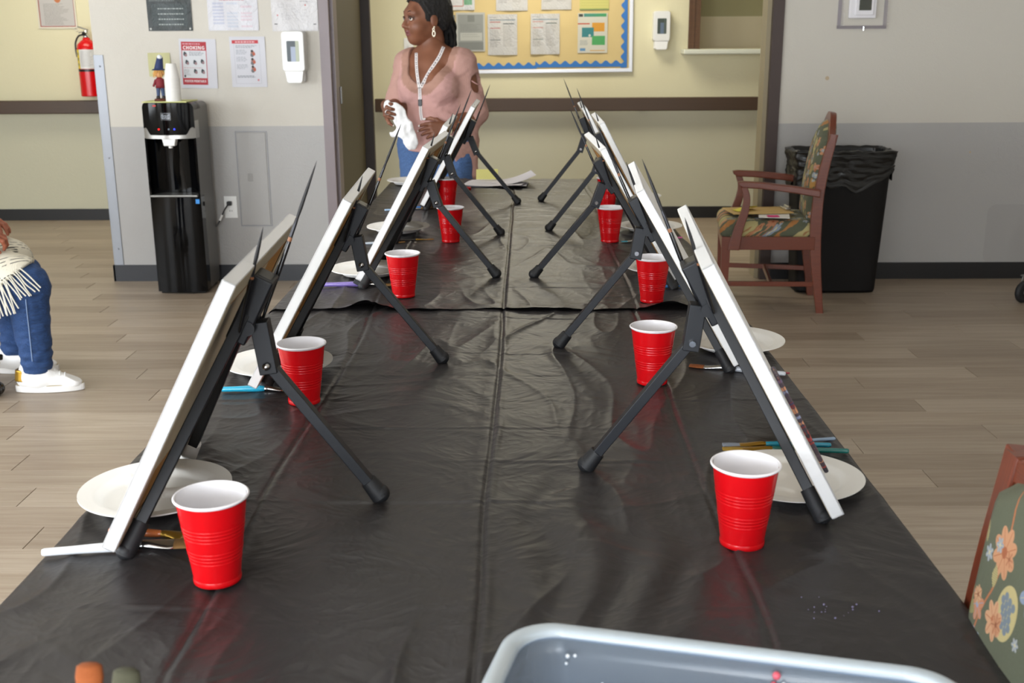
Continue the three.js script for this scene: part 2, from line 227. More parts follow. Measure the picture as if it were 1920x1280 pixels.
{ // daylit windows with drawn blinds
  let n = 2;
  for (const [side, c, sill, w, hgt, k] of WINDOWS) {
    const g = structGroup(`window_${n++}`), rear = side === 'rear', pane = new THREE.MeshStandardMaterial({ color: '#dfe6ee', emissive: DAY, emissiveIntensity: WINDOW_GLOW * k, roughness: 0.6 });
    g.position.set(rear ? c : ROOM_L, sill + hgt / 2, rear ? ROOM_BACK : c); g.rotation.y = rear ? Math.PI : Math.PI / 2;
    obj('window_pane', box(w - 0.08, hgt - 0.08, 0.01, 0, 0, -0.09), pane, g);
    obj('window_frame', [box(w, 0.05, 0.1, 0, hgt / 2 - 0.025, -0.07), box(w, 0.05, 0.1, 0, -hgt / 2 + 0.025, -0.07), box(0.05, hgt, 0.1, -w / 2 + 0.025, 0, -0.07), box(0.05, hgt, 0.1, w / 2 - 0.025, 0, -0.07), box(0.05, hgt, 0.06, 0, 0, -0.06)], M.white, g);
    const l = new THREE.RectAreaLight(DAY, WINDOW_LIGHT * k, w - 0.1, hgt - 0.1); l.position.set(0, 0, 0.01); l.rotation.y = Math.PI; g.add(l);
  }
  PANELS.forEach(([x, z, w, d, y, col, k], i) => {
    const t = thing('ceiling_light', ['recessed ceiling panel light above the bulletin board', 'recessed corridor ceiling panel light above the fire extinguisher', 'recessed corridor ceiling panel light beyond the service window', 'recessed ceiling panel light above the seated person', 'recessed ceiling panel light above the long table', 'recessed ceiling panel light above the black trash bin'][i], 'ceiling light', [x, y - 0.014, z]);
    obj('diffuser', box(w - 0.04, 0.008, d - 0.04), new THREE.MeshStandardMaterial({ color: '#f2f0e8', emissive: col, emissiveIntensity: Math.min(k, 3), roughness: 0.5 }), t);
    obj('frame', [box(w, 0.014, 0.03, 0, 0.005, d / 2 - 0.01), box(w, 0.014, 0.03, 0, 0.005, -d / 2 + 0.01), box(0.03, 0.014, d, w / 2 - 0.01, 0.005, 0), box(0.03, 0.014, d, -w / 2 + 0.01, 0.005, 0)], M.white, t);
    const l = new THREE.RectAreaLight(col, k, w - 0.05, d - 0.05); l.position.y = -0.012; l.rotation.x = -Math.PI / 2; t.add(l);
  });
}
// handrail along the corridor
{
  const t = thing('handrail', 'brown wooden handrail running along the corridor wall', 'handrail', [0, 0, 0]);
  obj('rail', [rbox(3.2, 0.104, 0.035, 0.008, -4.6, 0.915, HALL_Z + 0.075), rbox(6.4, 0.104, 0.035, 0.008, 2.0, 0.915, HALL_Z + 0.075)], M.rail, t);
  for (const x of [-5.8, -4.9, -3.6, -1.1, -0.3, 0.9, 2.1, 3.3, 4.5]) obj('bracket', rbox(0.04, 0.05, 0.07, 0.004, x, 0.91, HALL_Z + 0.035), M.rail, t);
}
// ------------------------------------------------------------------ tables and cloths
const TOP = 0.742, TX = -0.06; // top of the cloth, middle of the table
for (const [i, z0, z1] of [[0, -3.0, -0.5], [1, -5.535, -3.02]]) {
  const t = thing('folding_table', ['folding table under the cloth that holds the clear bin', 'folding table under the cloth that holds the white papers'][i], 'table', [TX, 0, (z0 + z1) / 2]);
  const len = z1 - z0;
  obj('tabletop', rbox(1.215, 0.04, len, 0.012, 0, 0.716, 0, 3), M.tableTop, t);
  for (const s of [-1, 1]) { const z = s * (len / 2 - 0.28);
    for (const x of [-0.48, 0.48]) obj('leg', [rod(V(x, 0.004, z), V(x * 0.96, 0.7, z), 0.014), sphere(0.017, x, 0.017, z)], M.grey, t);
    obj('leg_brace', [rod(V(-0.475, 0.22, z), V(0.475, 0.22, z), 0.011), rod(V(0, 0.22, z), V(0, 0.69, z - s * 0.35), 0.009)], M.grey, t); }
}
const feetSpots = [];
const ridge = (d, w) => Math.exp(-(d * d) / (w * w));
function clothHeight(x, z, seed) {
  let h = 0;
  const wob = 0.006 * noise3(x * 0.6, z * 1.3, seed + 9);
  for (const k of [-1, 0, 1]) { const d = x - TX - k * 0.343 - wob * (1 + Math.abs(k)); h += 0.0018 * ridge(d - 0.009, 0.007) - (k ? 0.0028 : 0.004) * ridge(d, 0.0034) + 0.0012 * ridge(d + 0.014, 0.014); }
  const zz = ((z + 100) % 0.165) - 0.0825 + 0.004 * noise3(x * 1.6, z * 0.4, seed); h += (0.00015 + 0.0015 * Math.max(0, noise3(x * 1.6, z * 4, seed + 2))) * (ridge(zz, 0.0042) - 0.7 * ridge(zz - 0.008, 0.006)); { const q = Math.exp(-Math.pow((x - 0.1) / 0.13, 2) - Math.pow((z + 1.42) / 0.26, 2)); if (q > 0.02) h += 0.0042 * q * Math.sin(x * 74 + 3.2 * noise3(x * 2, z * 2.6, seed + 20) + z * 7); }
  const wx = x + 0.05 * noise3(x * 2, z * 1.5, seed + 3), wz = z + 0.06 * noise3(x * 2.2, z * 2, seed + 4);
  const lump = (n) => Math.pow(1 - Math.abs(n), 5), a = smoothstep(noise3(x * 1.1, z * 0.9, seed + 11), -0.5, 0.6), b = smoothstep(noise3(x * 1.2, z * 1.4, seed + 15), -0.3, 0.6);
  h += a * (0.0058 * lump(noise3(wx * 6, wz * 1.4, seed + 5)) + 0.0009 * lump(noise3(wx * 14, wz * 4, seed + 6))) + b * 0.0022 * lump(noise3(wx * 3.2, wz * 6, seed + 7)) + 0.0002 * noise3(wx * 22, wz * 20, seed + 8);
  h += 0.002 * noise3(x * 3, z * 2.2, seed + 12);
  for (const [fx, fz] of feetSpots) { const dx = x - fx, dz = z - fz, r = Math.hypot(dx, dz); if (r < 0.35) h += 0.0022 * Math.exp(-r / 0.11) * Math.pow(Math.abs(Math.cos(1.5 * Math.atan2(dz, dx) + fx * 9)), 6) * smoothstep(r, 0.01, 0.04); }
  return h * 0.9;
}
const EASELS = [ // side, x, z of the front feet's middle, turn in degrees, rear foot reach, canvas middle along the table, canvas height, canvas lift
  [1, -0.559, -1.56, 3, 0.334, -0.075, 0.412], [1, -0.537, -2.31, 2.6, 0.353, -0.03, 0.42], [1, -0.455, -3.235, -2.6, 0.366, -0.1, 0.425], [1, -0.455, -3.94, 0, 0.363, -0.08, 0.43], [1, -0.412, -4.72, 0, 0.375, -0.07, 0.45],
  [-1, 0.442, -1.675, -4, 0.346, -0.065, 0.413], [-1, 0.436, -2.425, -3.2, 0.363, -0.06, 0.42], [-1, 0.405, -3.22, 2, 0.385, -0.12, 0.425], [-1, 0.442, -4.03, 0, 0.361, -0.06, 0.43], [-1, 0.423, -4.8, 0, 0.361, -0.06, 0.43],
];
for (const [s, x, z, a, reach] of EASELS) { const c = Math.cos(a * Math.PI / 180), n = Math.sin(a * Math.PI / 180); feetSpots.push([x + s * reach * c, z - s * reach * n], [x + 0.17 * n, z + 0.17 * c], [x - 0.17 * n, z - 0.17 * c]); }
M.cloth = mat('#323031', 0.36, { bumpMap: rep(T.film, 3, 3), bumpScale: 0.0021, specularIntensity: 0.55 });
function makeCloth(name, label, z0, z1, over, lift, seed, flap) {
  const half = 0.6, R = 0.016, turnLen = R * Math.PI / 2, total = half + turnLen + over, nu = 400, nv = Math.round((z1 - z0) / 0.0046);
  const g = sheet(nu, nv, (u, v) => {
    const s = (u * 2 - 1) * total, as = Math.abs(s), sg = Math.sign(s); let z = lerp(z1, z0, v);
    if (flap) { const e = (z1 - z); z += Math.max(0, 1 - e / 0.25) * (0.006 * noise3(s * 5, 3, seed) + 0.004 * noise3(s * 14, 8, seed)); }
    let x, y;
    if (as <= half) { x = TX + s; y = TOP + lift + clothHeight(x, z, seed);
      if (flap) { const e = z1 - z, d = (s + 0.36) / 0.045, d2 = (s - 0.43) / 0.05; y += Math.max(0, 1 - e / 0.07) * (0.026 * Math.exp(-d * d) + 0.02 * Math.exp(-d2 * d2) + 0.002); } }
    else if (as <= half + turnLen) { const t = (as - half) / R; x = TX + sg * (half + R * Math.sin(t)); y = TOP + lift - R * (1 - Math.cos(t)) + clothHeight(TX + sg * half, z, seed) * (1 - t / 1.6); }
    else { const d = as - half - turnLen, wv = smoothstep(d, 0, over) * (0.012 * noise3(z * 2.3, sg * 4, seed) + 0.008 * noise3(z * 6, sg * 7, seed) + 0.004); x = TX + sg * (half + R + Math.max(-0.004, wv) + (flap ? 0.055 : 0.02) * smoothstep(d, 0, over)); y = TOP + lift - R - d + 0.01 * noise3(z * 3, sg * 3, seed) * (d / over); }
    return [x, y, z, (x - s * 0) * 1, z];
  });
  return tag(obj(name, g, M.cloth), label, 'tablecloth');
}
makeCloth('tablecloth', 'black plastic tablecloth under the clear bin, creased into folded squares', -2.93, -0.47, 0.055, 0, 1, false);
makeCloth('tablecloth', 'black plastic tablecloth lapped over the other one, its curled edge crossing mid table', -5.56, -2.806, 0.075, 0.004, 31, true);
{ // dried paint specks on the near cloth
  const l = []; for (let i = 0; i < 18; i++) { const x = 0.345 + Math.pow(rnd(), 1.6) * 0.1, z = -1.215 - rnd() * 0.045 - (i % 3 ? 0 : 0.02); l.push(sphere(rr(0.0005, 0.0016), x, TOP + 0.001 + clothHeight(x, z, 1), z, 6, 4)); }
  const o = obj('paint_specks', l, mat('#7d7594', 0.5)); o.userData.kind = 'stuff'; o.userData.label = 'dried pale violet paint specks on the black tablecloth';
}

// ------------------------------------------------------------------ easels with canvases
let LEAN, dir, front; const setLean = (i) => { LEAN = [27.3, 29.2, 28.6, 28.1, 28.6, 28.8, 30.4, 30.6, 28, 28][i] * Math.PI / 180; dir = V(Math.sin(LEAN), Math.cos(LEAN), 0); front = V(-Math.cos(LEAN), Math.sin(LEAN), 0); };
const onPlane = (a, off, z) => V(0, 0.012, 0).addScaledVector(dir, a).addScaledVector(front, off).setZ(z);
function easelParts(t, reach, paper) {
  const legTop = 0.335;
  for (const s of [1, -1]) {
    const foot = onPlane(0, 0, s * 0.172), top = onPlane(legTop, 0, s * 0.018), l = obj('front_leg', bar(foot.clone().lerp(top, 0.06), top, 0.016, 0.019, V(0, 0, 1)), M.easel, t);
    obj('rubber_foot', [rod(onPlane(-0.008, 0, s * 0.175), foot.clone().lerp(top, 0.115), 0.0135, 0.012, 14), sphere(0.0128, foot.x - 0.002, foot.y - 0.0002, s * 0.1735, 14, 10)], s < 0 && paper ? M.foam : M.rubber, l);
    const peg = onPlane(0.0005, 0.008, s * 0.172); obj('canvas_peg', bar(peg, peg.clone().addScaledVector(front, 0.022), 0.012, 0.005, V(0, 0, 1)), M.easel, l);
  }
  const c0 = onPlane(0.288, -0.004, 0), c1 = onPlane(0.392, -0.004, 0);
  const head = obj('clamp_head', [bar(c0, c1, 0.03, 0.058, V(0, 0, 1), 0.003)], M.easel, t);
  obj('socket', bar(onPlane(0.3915, -0.004, 0), onPlane(0.3928, -0.004, 0), 0.02, 0.04, V(0, 0, 1), 0.0004), M.black, head);
  for (const q of [1, -1]) obj('pivot', rod(onPlane(0.315, -0.012, q * 0.028), onPlane(0.315, -0.012, q * 0.0315), 0.011, 0.011, 20), M.easel, head);
  const hinge = onPlane(0.325, -0.022, 0), knee = V(reach * 0.53, 0.226, 0), foot = V(reach, 0.012, 0);
  const up = obj('rear_leg_upper', [bar(hinge, knee.clone().addScaledVector(knee.clone().sub(hinge).normalize(), 0.014), 0.026, 0.03, V(0, 0, 1))], M.easel, t);
  obj('bolt', [rod(V(knee.x, knee.y, -0.022), V(knee.x, knee.y, 0.022), 0.005, 0.005, 10), sphere(0.006, knee.x, knee.y, 0.02, 10, 8)], M.chrome, up);
  const dn = obj('rear_leg', bar(knee, foot.clone().lerp(knee, 0.05), 0.016, 0.02, V(0, 0, 1)), M.easel, t), u = knee.clone().sub(foot).normalize();
  obj('rubber_foot', [rod(foot.clone().addScaledVector(u, -0.002), foot.clone().addScaledVector(u, 0.03), 0.0155, 0.0125, 14), sphere(0.0148, foot.x, foot.y + 0.003, 0, 14, 10)], M.rubber, dn);
  obj('paint_drip', [[0.3, '#'], [0.55, '#'], [0.8, '#']].map(([k]) => { const p = knee.clone().lerp(foot, k); return sphere(0.0016, p.x - 0.006, p.y + 0.008, 0.008, 6, 4); }), mat('#c8d4dc', 0.5), dn);
}
function canvasParts(t, w, h) { // built upright: x to the back (thickness), y up, z across; front face at x = -0.019
  const th = 0.019;
  const face = rbox(0.004, h, w, 0.0018, -th + 0.002, h / 2, 0, 2), edge = [rbox(th, 0.004, w, 0.0018, -th / 2, 0.002, 0), rbox(th, 0.004, w, 0.0018, -th / 2, h - 0.002, 0), rbox(th, h, 0.004, 0.0018, -th / 2, h / 2, w / 2 - 0.002), rbox(th, h, 0.004, 0.0018, -th / 2, h / 2, -w / 2 + 0.002)];
  obj('canvas_wrap', [face, ...edge], M.canvas, t);
  obj('canvas_fold', [rbox(0.0012, 0.03, w - 0.008, 0.0005, 0.0002, 0.018, 0), rbox(0.0012, 0.03, w - 0.008, 0.0005, 0.0002, h - 0.018, 0), rbox(0.0012, h - 0.07, 0.028, 0.0005, 0.0002, h / 2, w / 2 - 0.018), rbox(0.0012, h - 0.07, 0.028, 0.0005, 0.0002, h / 2, -w / 2 + 0.018)], M.canvasBack, t);
  obj('canvas_back', box(0.001, h - 0.02, w - 0.02, -th + 0.006, h / 2, 0), M.canvasBack, t);
  for (const [hh, ww, y, z] of [[0.04, w - 0.01, 0.025, 0], [0.04, w - 0.01, h - 0.025, 0], [h - 0.09, 0.04, h / 2, w / 2 - 0.026], [h - 0.09, 0.04, h / 2, -w / 2 + 0.026]]) obj('stretcher_bar', rbox(0.012, hh, ww, 0.001, -0.0075, y, z), M.stretcher, t);
}
const ORD = ['first', 'second', 'third', 'fourth', 'fifth'], ROW = { 1: 'water cooler side', [-1]: 'armchair side' };
const frames = EASELS.map(([s, x, z, a]) => new THREE.Matrix4().compose(V(x, TOP, z), new THREE.Quaternion().setFromAxisAngle(V(0, 1, 0), a * Math.PI / 180 + (s < 0 ? Math.PI : 0)), V(1, 1, 1)));
EASELS.forEach(([s, x, z, a, reach, off, ch], i) => {
  const k = ORD[i % 5], turn = a * Math.PI / 180 + (s < 0 ? Math.PI : 0); setLean(i);
  const e = thing('tabletop_easel', `black metal folding easel, ${k} from the clear bin on the ${ROW[s]}`, 'easel', [x, TOP, z], turn, 'tabletop easels along the table');
  easelParts(e, reach, i === 0);
  const c = thing('stretched_canvas', `blank white canvas on the ${k} easel from the clear bin, ${ROW[s]}`, 'canvas', [0, 0, 0], turn, 'blank canvases on the easels');
  canvasParts(c, i === 0 || i === 5 ? 0.55 : 0.52, ch);
  const o = onPlane(0.004, 0.0115, 0); c.position.set(x, TOP, z); c.rotation.set(0, turn, -LEAN, 'YXZ');
  c.position.add(V(o.x, o.y, s * off).applyAxisAngle(V(0, 1, 0), turn));
});
// slim black liner brushes stuck behind the canvases, tips up
function linerBrush(label, a, b, group) { // a handle butt, b tip; built along +y
  const L = a.distanceTo(b), t = thing('liner_brush', label, 'paintbrush', a.toArray(), 0, group);
  t.quaternion.setFromUnitVectors(V(0, 1, 0), b.clone().sub(a).normalize());
  obj('handle', lathe([[0.0005, 0], [0.0022, 0.004], [0.0036, L * 0.35], [0.0034, L * 0.5], [0.0026, L * 0.56], [0.0001, L * 0.561]], 12), mat('#121215', 0.25, { clearcoat: 0.4 }), t);
  obj('paint_band', lathe([[0.0031, L * 0.52], [0.0033, L * 0.53], [0.003, L * 0.545]], 12), mat('#8a5a3a', 0.5), t);
  obj('ferrule', lathe([[0.0028, L * 0.55], [0.0028, L * 0.62], [0.0024, L * 0.66], [0.0001, L * 0.661]], 12), mat('#3a3a3e', 0.35, { metalness: 0.7 }), t);
  obj('bristles', lathe([[0.0022, L * 0.66], [0.0029, L * 0.72], [0.0024, L * 0.84], [0.0012, L * 0.95], [0.0002, L]], 10), mat('#1b1a1c', 0.6), t);
  return t;
}
EASELS.forEach(([s, x, z, a, reach], i) => {
  setLean(i); const f = frames[i], k = ORD[i % 5], j = (n) => ((i * 37 + n * 17) % 11 - 5) / 500;
  const P = (al, of, zz) => onPlane(al, of, zz * s).applyMatrix4(f);
  linerBrush(`slim black brush standing tall behind the ${k} canvas from the bin, ${ROW[s]}`, P(0.305, -0.024, -0.035), P(0.562 + j(1), 0.004, -0.015 + j(2) - 0.04), 'liner brushes behind the canvases');
  linerBrush(`slim black brush tilted over the ${k} canvas edge from the bin, ${ROW[s]}`, P(0.31, -0.006, 0.047), P(0.468 + j(3), 0.022, 0.085 + j(4)), 'liner brushes behind the canvases');
});

// ------------------------------------------------------------------ cups
function cupParts(t) {
  const h = 0.12, R = 0.0455, r = 0.0305, w = (y) => lerp(r, R, y / h), pts = [[0.0001, 0.004], [r - 0.003, 0.004], [r - 0.0015, 0.0005], [r + 0.0006, 0.0008], [r + 0.0008, 0.004], [w(0.006), 0.007]];
  for (let i = 1; i <= 130; i++) { const y = 0.007 + i / 130 * (h - 0.012); const b0 = y < 0.06 ? 0.033 : 0.066, inBand = y > b0 && y < b0 + 0.02; pts.push([w(y) + (inBand ? 0.00028 * Math.sin((y - b0) / 0.005 * 2 * Math.PI) : 0) - (y > 0.076 ? 0 : 0.0004) - (y > 0.043 ? 0 : 0.0004), y]); }
  obj('cup_wall', lathe(pts, 56), M.red, t);
  const inner = [[0.0001, 0.0055], [r - 0.003, 0.0055]]; for (let i = 0; i <= 12; i++) { const y = 0.008 + i / 12 * (h - 0.009); inner.push([w(y) - 0.0012, y]); }
  inner.reverse(); obj('lining', lathe(inner, 48), M.cupIn, t);
  obj('rolled_rim', new THREE.TorusGeometry(R + 0.0012, 0.0019, 10, 56).rotateX(Math.PI / 2).translate(0, h - 0.0012, 0), M.cupIn, t);
}
const CUPS = [[1, -0.408, -1.323], [1, -0.436, -2.06], [1, -0.337, -2.963], [1, -0.263, -3.802], [1, -0.33, -4.62], [-1, 0.301, -1.432], [-1, 0.257, -2.183], [-1, 0.334, -2.892], [-1, 0.287, -3.791], [-1, 0.338, -4.62]];
let cup0 = null;
CUPS.forEach(([s, x, z], i) => {
  const label = `red plastic cup with white lining, ${ORD[i % 5]} from the clear bin on the ${ROW[s]}`, y = TOP + (z < -2.85 ? 0.006 : 0.002);
  if (!cup0) { cup0 = thing('cup', label, 'cup', [x, y, z], 0, 'red cups beside the easels'); cupParts(cup0); return; }
  const c = cup0.clone(); c.name = numbered('cup'); c.position.set(x, y, z); c.rotation.y = i; c.userData = { ...cup0.userData, label }; scene.add(c);
});

// ------------------------------------------------------------------ plates
function plateGeo(rOf, wells, ridges) { // rOf(angle) outline radius, heights by relative radius
  const prof = (q) => q < 0.66 ? 0.0045 : q < 0.8 ? 0.0045 + 0.013 * smoothstep(q, 0.66, 0.8) : 0.0175 + 0.0035 * (q - 0.8) / 0.2;
  const at = (q, a, d) => { const r = rOf(a) * q, x = r * Math.cos(a), z = r * Math.sin(a); let y = prof(q) + d;
    for (const [wx, wz, wr, dep] of wells) { const e = Math.hypot(x - wx, z - wz) / wr; if (e < 1.25) y = lerp(y, dep + d, 1 - smoothstep(e, 0.75, 1.25)); }
    if (q < 0.8) for (const ra of ridges) { const dx = Math.cos(ra), dz = Math.sin(ra), al = x * dx + z * dz, ac = Math.abs(-x * dz + z * dx); if (al > -0.01) y += 0.011 * Math.exp(-(ac * ac) / 0.00005) * (1 - smoothstep(q, 0.66, 0.8)); }
    return [x, y, z]; };
  const nq = 34, na = 72, top = sheet(na, nq, (u, v) => at(1 - v, u * 2 * Math.PI, 0.0022)), bot = sheet(na, nq, (u, v) => at(v, u * 2 * Math.PI, 0)), rim = sheet(na, 2, (u, v) => { const p = at(1, u * 2 * Math.PI, lerp(0, 0.0022, v)); return p; });
  return merge([flipped(top), flipped(bot), flipped(rim)]);
}
function flipped(g) { const i = g.index.array; for (let k = 0; k < i.length; k += 3) { const t = i[k]; i[k] = i[k + 1]; i[k + 1] = t; } g.computeVertexNormals(); return g; }
const roundPlate = plateGeo(() => 0.114, [], [0.4, 2.5, 4.6]), plainPlate = plateGeo(() => 0.114, [], []);
const palettePlate = plateGeo((a) => 0.112 * (1 + 0.1 * Math.cos(a) - 0.06 * Math.cos(2 * a) + 0.03 * Math.cos(3 * a)), [[0.045, -0.015, 0.026, 0.001], [-0.02, 0.055, 0.02, 0.0], [0.025, 0.06, 0.02, 0.0], [-0.06, 0.03, 0.018, 0.0], [-0.03, -0.03, 0.03, 0.002]], []);
[[roundPlate, -0.571, -1.58, 0.7, 'white foam plate with raised dividers behind the first canvas, water cooler side'], [plainPlate, -0.53, -2.27, 0, 'white foam plate behind the second canvas from the bin, water cooler side'], [plainPlate, -0.472, -3.245, 0, 'white foam plate behind the third canvas from the bin, water cooler side'], [plainPlate, -0.467, -4.0, 0, 'white foam plate behind the fourth canvas from the bin, water cooler side'], [plainPlate, -0.558, -5.36, 0, 'white foam plate at the table corner by the standing person'],
  [palettePlate, 0.413, -1.66, 0, 'white paint palette plate with moulded wells behind the first canvas, armchair side'], [plainPlate, 0.47, -2.44, 0, 'white foam plate behind the second canvas from the bin, armchair side'], [plainPlate, 0.408, -3.25, 0, 'white foam plate behind the third canvas from the bin, armchair side'], [plainPlate, 0.45, -4.0, 0, 'white foam plate behind the fourth canvas from the bin, armchair side'], [plainPlate, 0.466, -4.78, 0, 'white foam plate behind the fifth canvas from the bin, armchair side']].forEach(([g, x, z, a, label]) => {
  const o = obj(g === palettePlate ? 'palette_plate' : 'foam_plate', g, M.foam); o.position.set(x, TOP + (z < -2.85 ? 0.007 : 0.003), z); if (g === palettePlate) { o.scale.set(1, 0.6, 0.93); o.position.z = -1.648; } o.rotation.y = a; tag(o, label, g === palettePlate ? 'palette' : 'plate', 'foam plates by the easels');
});

// ------------------------------------------------------------------ brushes lying on the table
function brush(label, a, b, handle, o = {}) { // a handle end, b bristle end, on the cloth plane
  const { r = 0.0048, flat = 0.5, wide = 1.6, ferrule = M.chrome, bristle = '#7a5a30', y = 0, group = 'paintbrushes lying on the table' } = o;
  const base = TOP + (a[1] < -2.85 ? 0.006 : 0.002) + y, L = Math.hypot(b[0] - a[0], b[1] - a[1]), t = thing('paintbrush', label, 'paintbrush', [a[0], base + r, a[1]], Math.atan2(-(b[1] - a[1]), b[0] - a[0]), group);
  const hl = L * 0.62, f1 = L * 0.84, X = (g) => g.rotateZ(-Math.PI / 2);
  obj('handle', X(lathe([[0.0001, 0], [r * 0.6, 0.0008], [r * 0.78, 0.004], [r * 0.8, hl * 0.3], [r, hl * 0.72], [r * 0.92, hl * 0.9], [r * 0.7, hl], [0.0001, hl]], 18)), mat(handle, 0.25, { clearcoat: 0.5 }), t);
  const squash = (g) => { const p = g.attributes.position; for (let i = 0; i < p.count; i++) { const k = smoothstep(p.getX(i), hl, f1); p.setY(i, p.getY(i) * lerp(1, flat, k) - r * (1 - lerp(1, flat, k)) * 0.9); p.setZ(i, p.getZ(i) * lerp(1, wide, k)); } g.computeVertexNormals(); return g; };
  const ring = (list) => { const out = []; for (let i = 0; i < list.length - 1; i++) for (let k = 0; k < 5; k++) out.push([lerp(list[i][0], list[i + 1][0], k / 5), lerp(list[i][1], list[i + 1][1], k / 5)]); out.push(list[list.length - 1]); return out; };
  obj('ferrule', squash(X(lathe(ring([[r * 0.75, hl - 0.004], [r * 0.9, hl], [r * 0.88, hl + 0.004], [r * 0.92, hl + 0.006], [r * 0.95, f1], [0.0002, f1 + 0.0002]]), 20))), ferrule, t);
  obj('bristles', squash(X(lathe(ring([[r * 0.9, f1], [r * 1.02, lerp(f1, L, 0.5)], [r * 0.85, L * 0.995], [0.0003, L]]), 18))), mat(bristle, 0.7, { bumpMap: rep(T.grain, 1, 6), bumpScale: 0.0004 }), t);
  return t;
}
const gold = mat('#b08a3c', 0.3, { metalness: 0.9 });
brush('white handled flat brush beside the first red cup on the water cooler side', [-0.668, -1.386], [-0.462, -1.425], '#dfe3e8', { r: 0.0072, wide: 2.3, flat: 0.6 });
brush('paint stained brush with a gold ferrule tucked beside the white handled brush', [-0.60, -1.455], [-0.466, -1.437], '#b9683a', { r: 0.006, wide: 2.2, flat: 0.7, ferrule: gold, y: 0.002 });
brush('cyan handled brush under the second canvas on the water cooler side', [-0.616, -2.12], [-0.47, -2.13], '#27a5c9', { r: 0.0068 });
brush('metallic purple handled brush under the third canvas on the water cooler side', [-0.588, -3.075], [-0.366, -3.09], '#7d6bb4', { r: 0.0078 });
brush('pale grey handled brush beneath the fourth canvas, water cooler side', [-0.58, -3.735], [-0.42, -3.785], '#b9c2cc');
brush('thin brush with a gold tip near the fourth red cup, water cooler side', [-0.48, -3.8], [-0.325, -3.84], '#2b2622', { r: 0.0035, ferrule: gold, bristle: '#b07b2c' });
brush('pale blue handled brush under the fifth canvas, water cooler side', [-0.58, -4.506], [-0.41, -4.565], '#a9c7e6');
brush('deep blue handled brush under the fifth canvas, water cooler side', [-0.53, -4.565], [-0.375, -4.585], '#2f6fb6', { ferrule: gold });
brush('pale blue grey brush, farthest of three behind the palette plate', [0.541, -1.84], [0.352, -1.8], '#8ea2ba', { r: 0.004, ferrule: gold, bristle: '#6d5a33' });
brush('teal handled brush, middle of three behind the palette plate', [0.524, -1.803], [0.338, -1.812], '#1c8aa6', { r: 0.0055, ferrule: gold, bristle: '#8790a0' });
brush('dark green handled brush, closest of three behind the palette plate', [0.546, -1.772], [0.334, -1.79], '#1e6a64', { r: 0.0055, ferrule: gold, bristle: '#a3832f', y: 0.001 });
brush('silver handled flat brush under the second canvas on the armchair side', [0.54, -2.22], [0.349, -2.293], '#b8bcc4', { r: 0.0062, wide: 1.8, bristle: '#8a4a1c' });
brush('thin dark red brush lying beside the silver handled flat brush', [0.552, -2.236], [0.41, -2.27], '#8c2233', { r: 0.0028 });
brush('blue handled brush under the third canvas on the armchair side', [0.46, -3.07], [0.33, -3.035], '#3f7fc0');
brush('teal tipped brush beside the fourth red cup, armchair side', [0.46, -3.8], [0.325, -3.775], '#3f93a6', { bristle: '#4aa0b4' });
brush('pink handled brush beneath the fourth canvas, armchair side', [0.545, -3.845], [0.42, -3.815], '#d05a9c', { r: 0.0036 });
{ // paint-stained wooden stick leaning on the first canvas, armchair side
  setLean(5);
  const f = frames[5], a = onPlane(0.036, 0.035, -0.11).applyMatrix4(f), b = onPlane(0.215, 0.035, -0.125).applyMatrix4(f), n = front.clone().transformDirection(f);
  const splat = canvasTex(128, 512, (g, w, h) => { g.fillStyle = '#4a3c46'; g.fillRect(0, 0, w, h); for (let i = 0; i < 160; i++) { g.fillStyle = ['#7d2a2e', '#b03a34', '#2c3560', '#6a5a78', '#d0906a', '#22262e', '#5d4a54', '#8890b0'][Math.floor(rnd() * 8)]; g.beginPath(); g.ellipse(rnd() * w, rnd() * h, rr(3, 14), rr(4, 26), rnd() * 3, 0, 7); g.fill(); } });
  const L = a.distanceTo(b), g = rbox(0.034, L, 0.007, 0.003, 0, L / 2, 0, 3), uv = g.attributes.uv, p = g.attributes.position; for (let i = 0; i < p.count; i++) uv.setXY(i, p.getX(i) / 0.034 + 0.5, p.getY(i) / L);
  const t = thing('paint_stick', 'dark paint stained stick leaning against the front of a canvas above the palette', 'paint stick', [0, 0, 0]);
  obj('stick', along(g, a, b, n), mat('#ffffff', 0.4, { map: splat, clearcoat: 0.4 }), t);
}
// ------------------------------------------------------------------ papers at the far end, bin, brushes by the bin
{
  const p = thing('paper_sheets', 'loose white papers curling at the far end of the table', 'papers', [-0.135, TOP + 0.008, -5.33]);
  for (const [k, dx, dz, a] of [[0, 0, 0, 0.06], [1, 0.03, -0.03, -0.12], [2, -0.01, 0.02, 0.2]]) obj('sheet', sheet(14, 10, (u, v) => { const x = (u - 0.5) * 0.28, z = (v - 0.5) * 0.2, c = Math.cos(a), s = Math.sin(a); return [dx + x * c - z * s, 0.002 + k * 0.004 + (k === 1 ? 0.045 * Math.pow(Math.max(0, u - 0.35) / 0.65, 2) : 0.004 * Math.sin(u * 5 + v * 3)), dz + x * s + z * c]; }), mat('#e4e2ea', 0.7), p);
  const y = thing('sticky_note', 'yellow handwritten sticky note resting upright on the white papers', 'sticky note', [-0.19, TOP + 0.022, -5.37]);
  obj('note', rbox(0.105, 0.055, 0.001, 0.0004).rotateX(-0.6).translate(0, 0.03, 0), mat('#e2dc8a', 0.7), y);
  const c = obj('bottle_cap', lathe([[0.0001, 0.014], [0.011, 0.014], [0.013, 0.012], [0.013, 0], [0.0001, 0]], 20), M.red); c.position.set(-0.27, TOP + 0.006, -5.15); tag(c, 'small red bottle cap on the cloth behind the fifth red cup', 'cap');
}
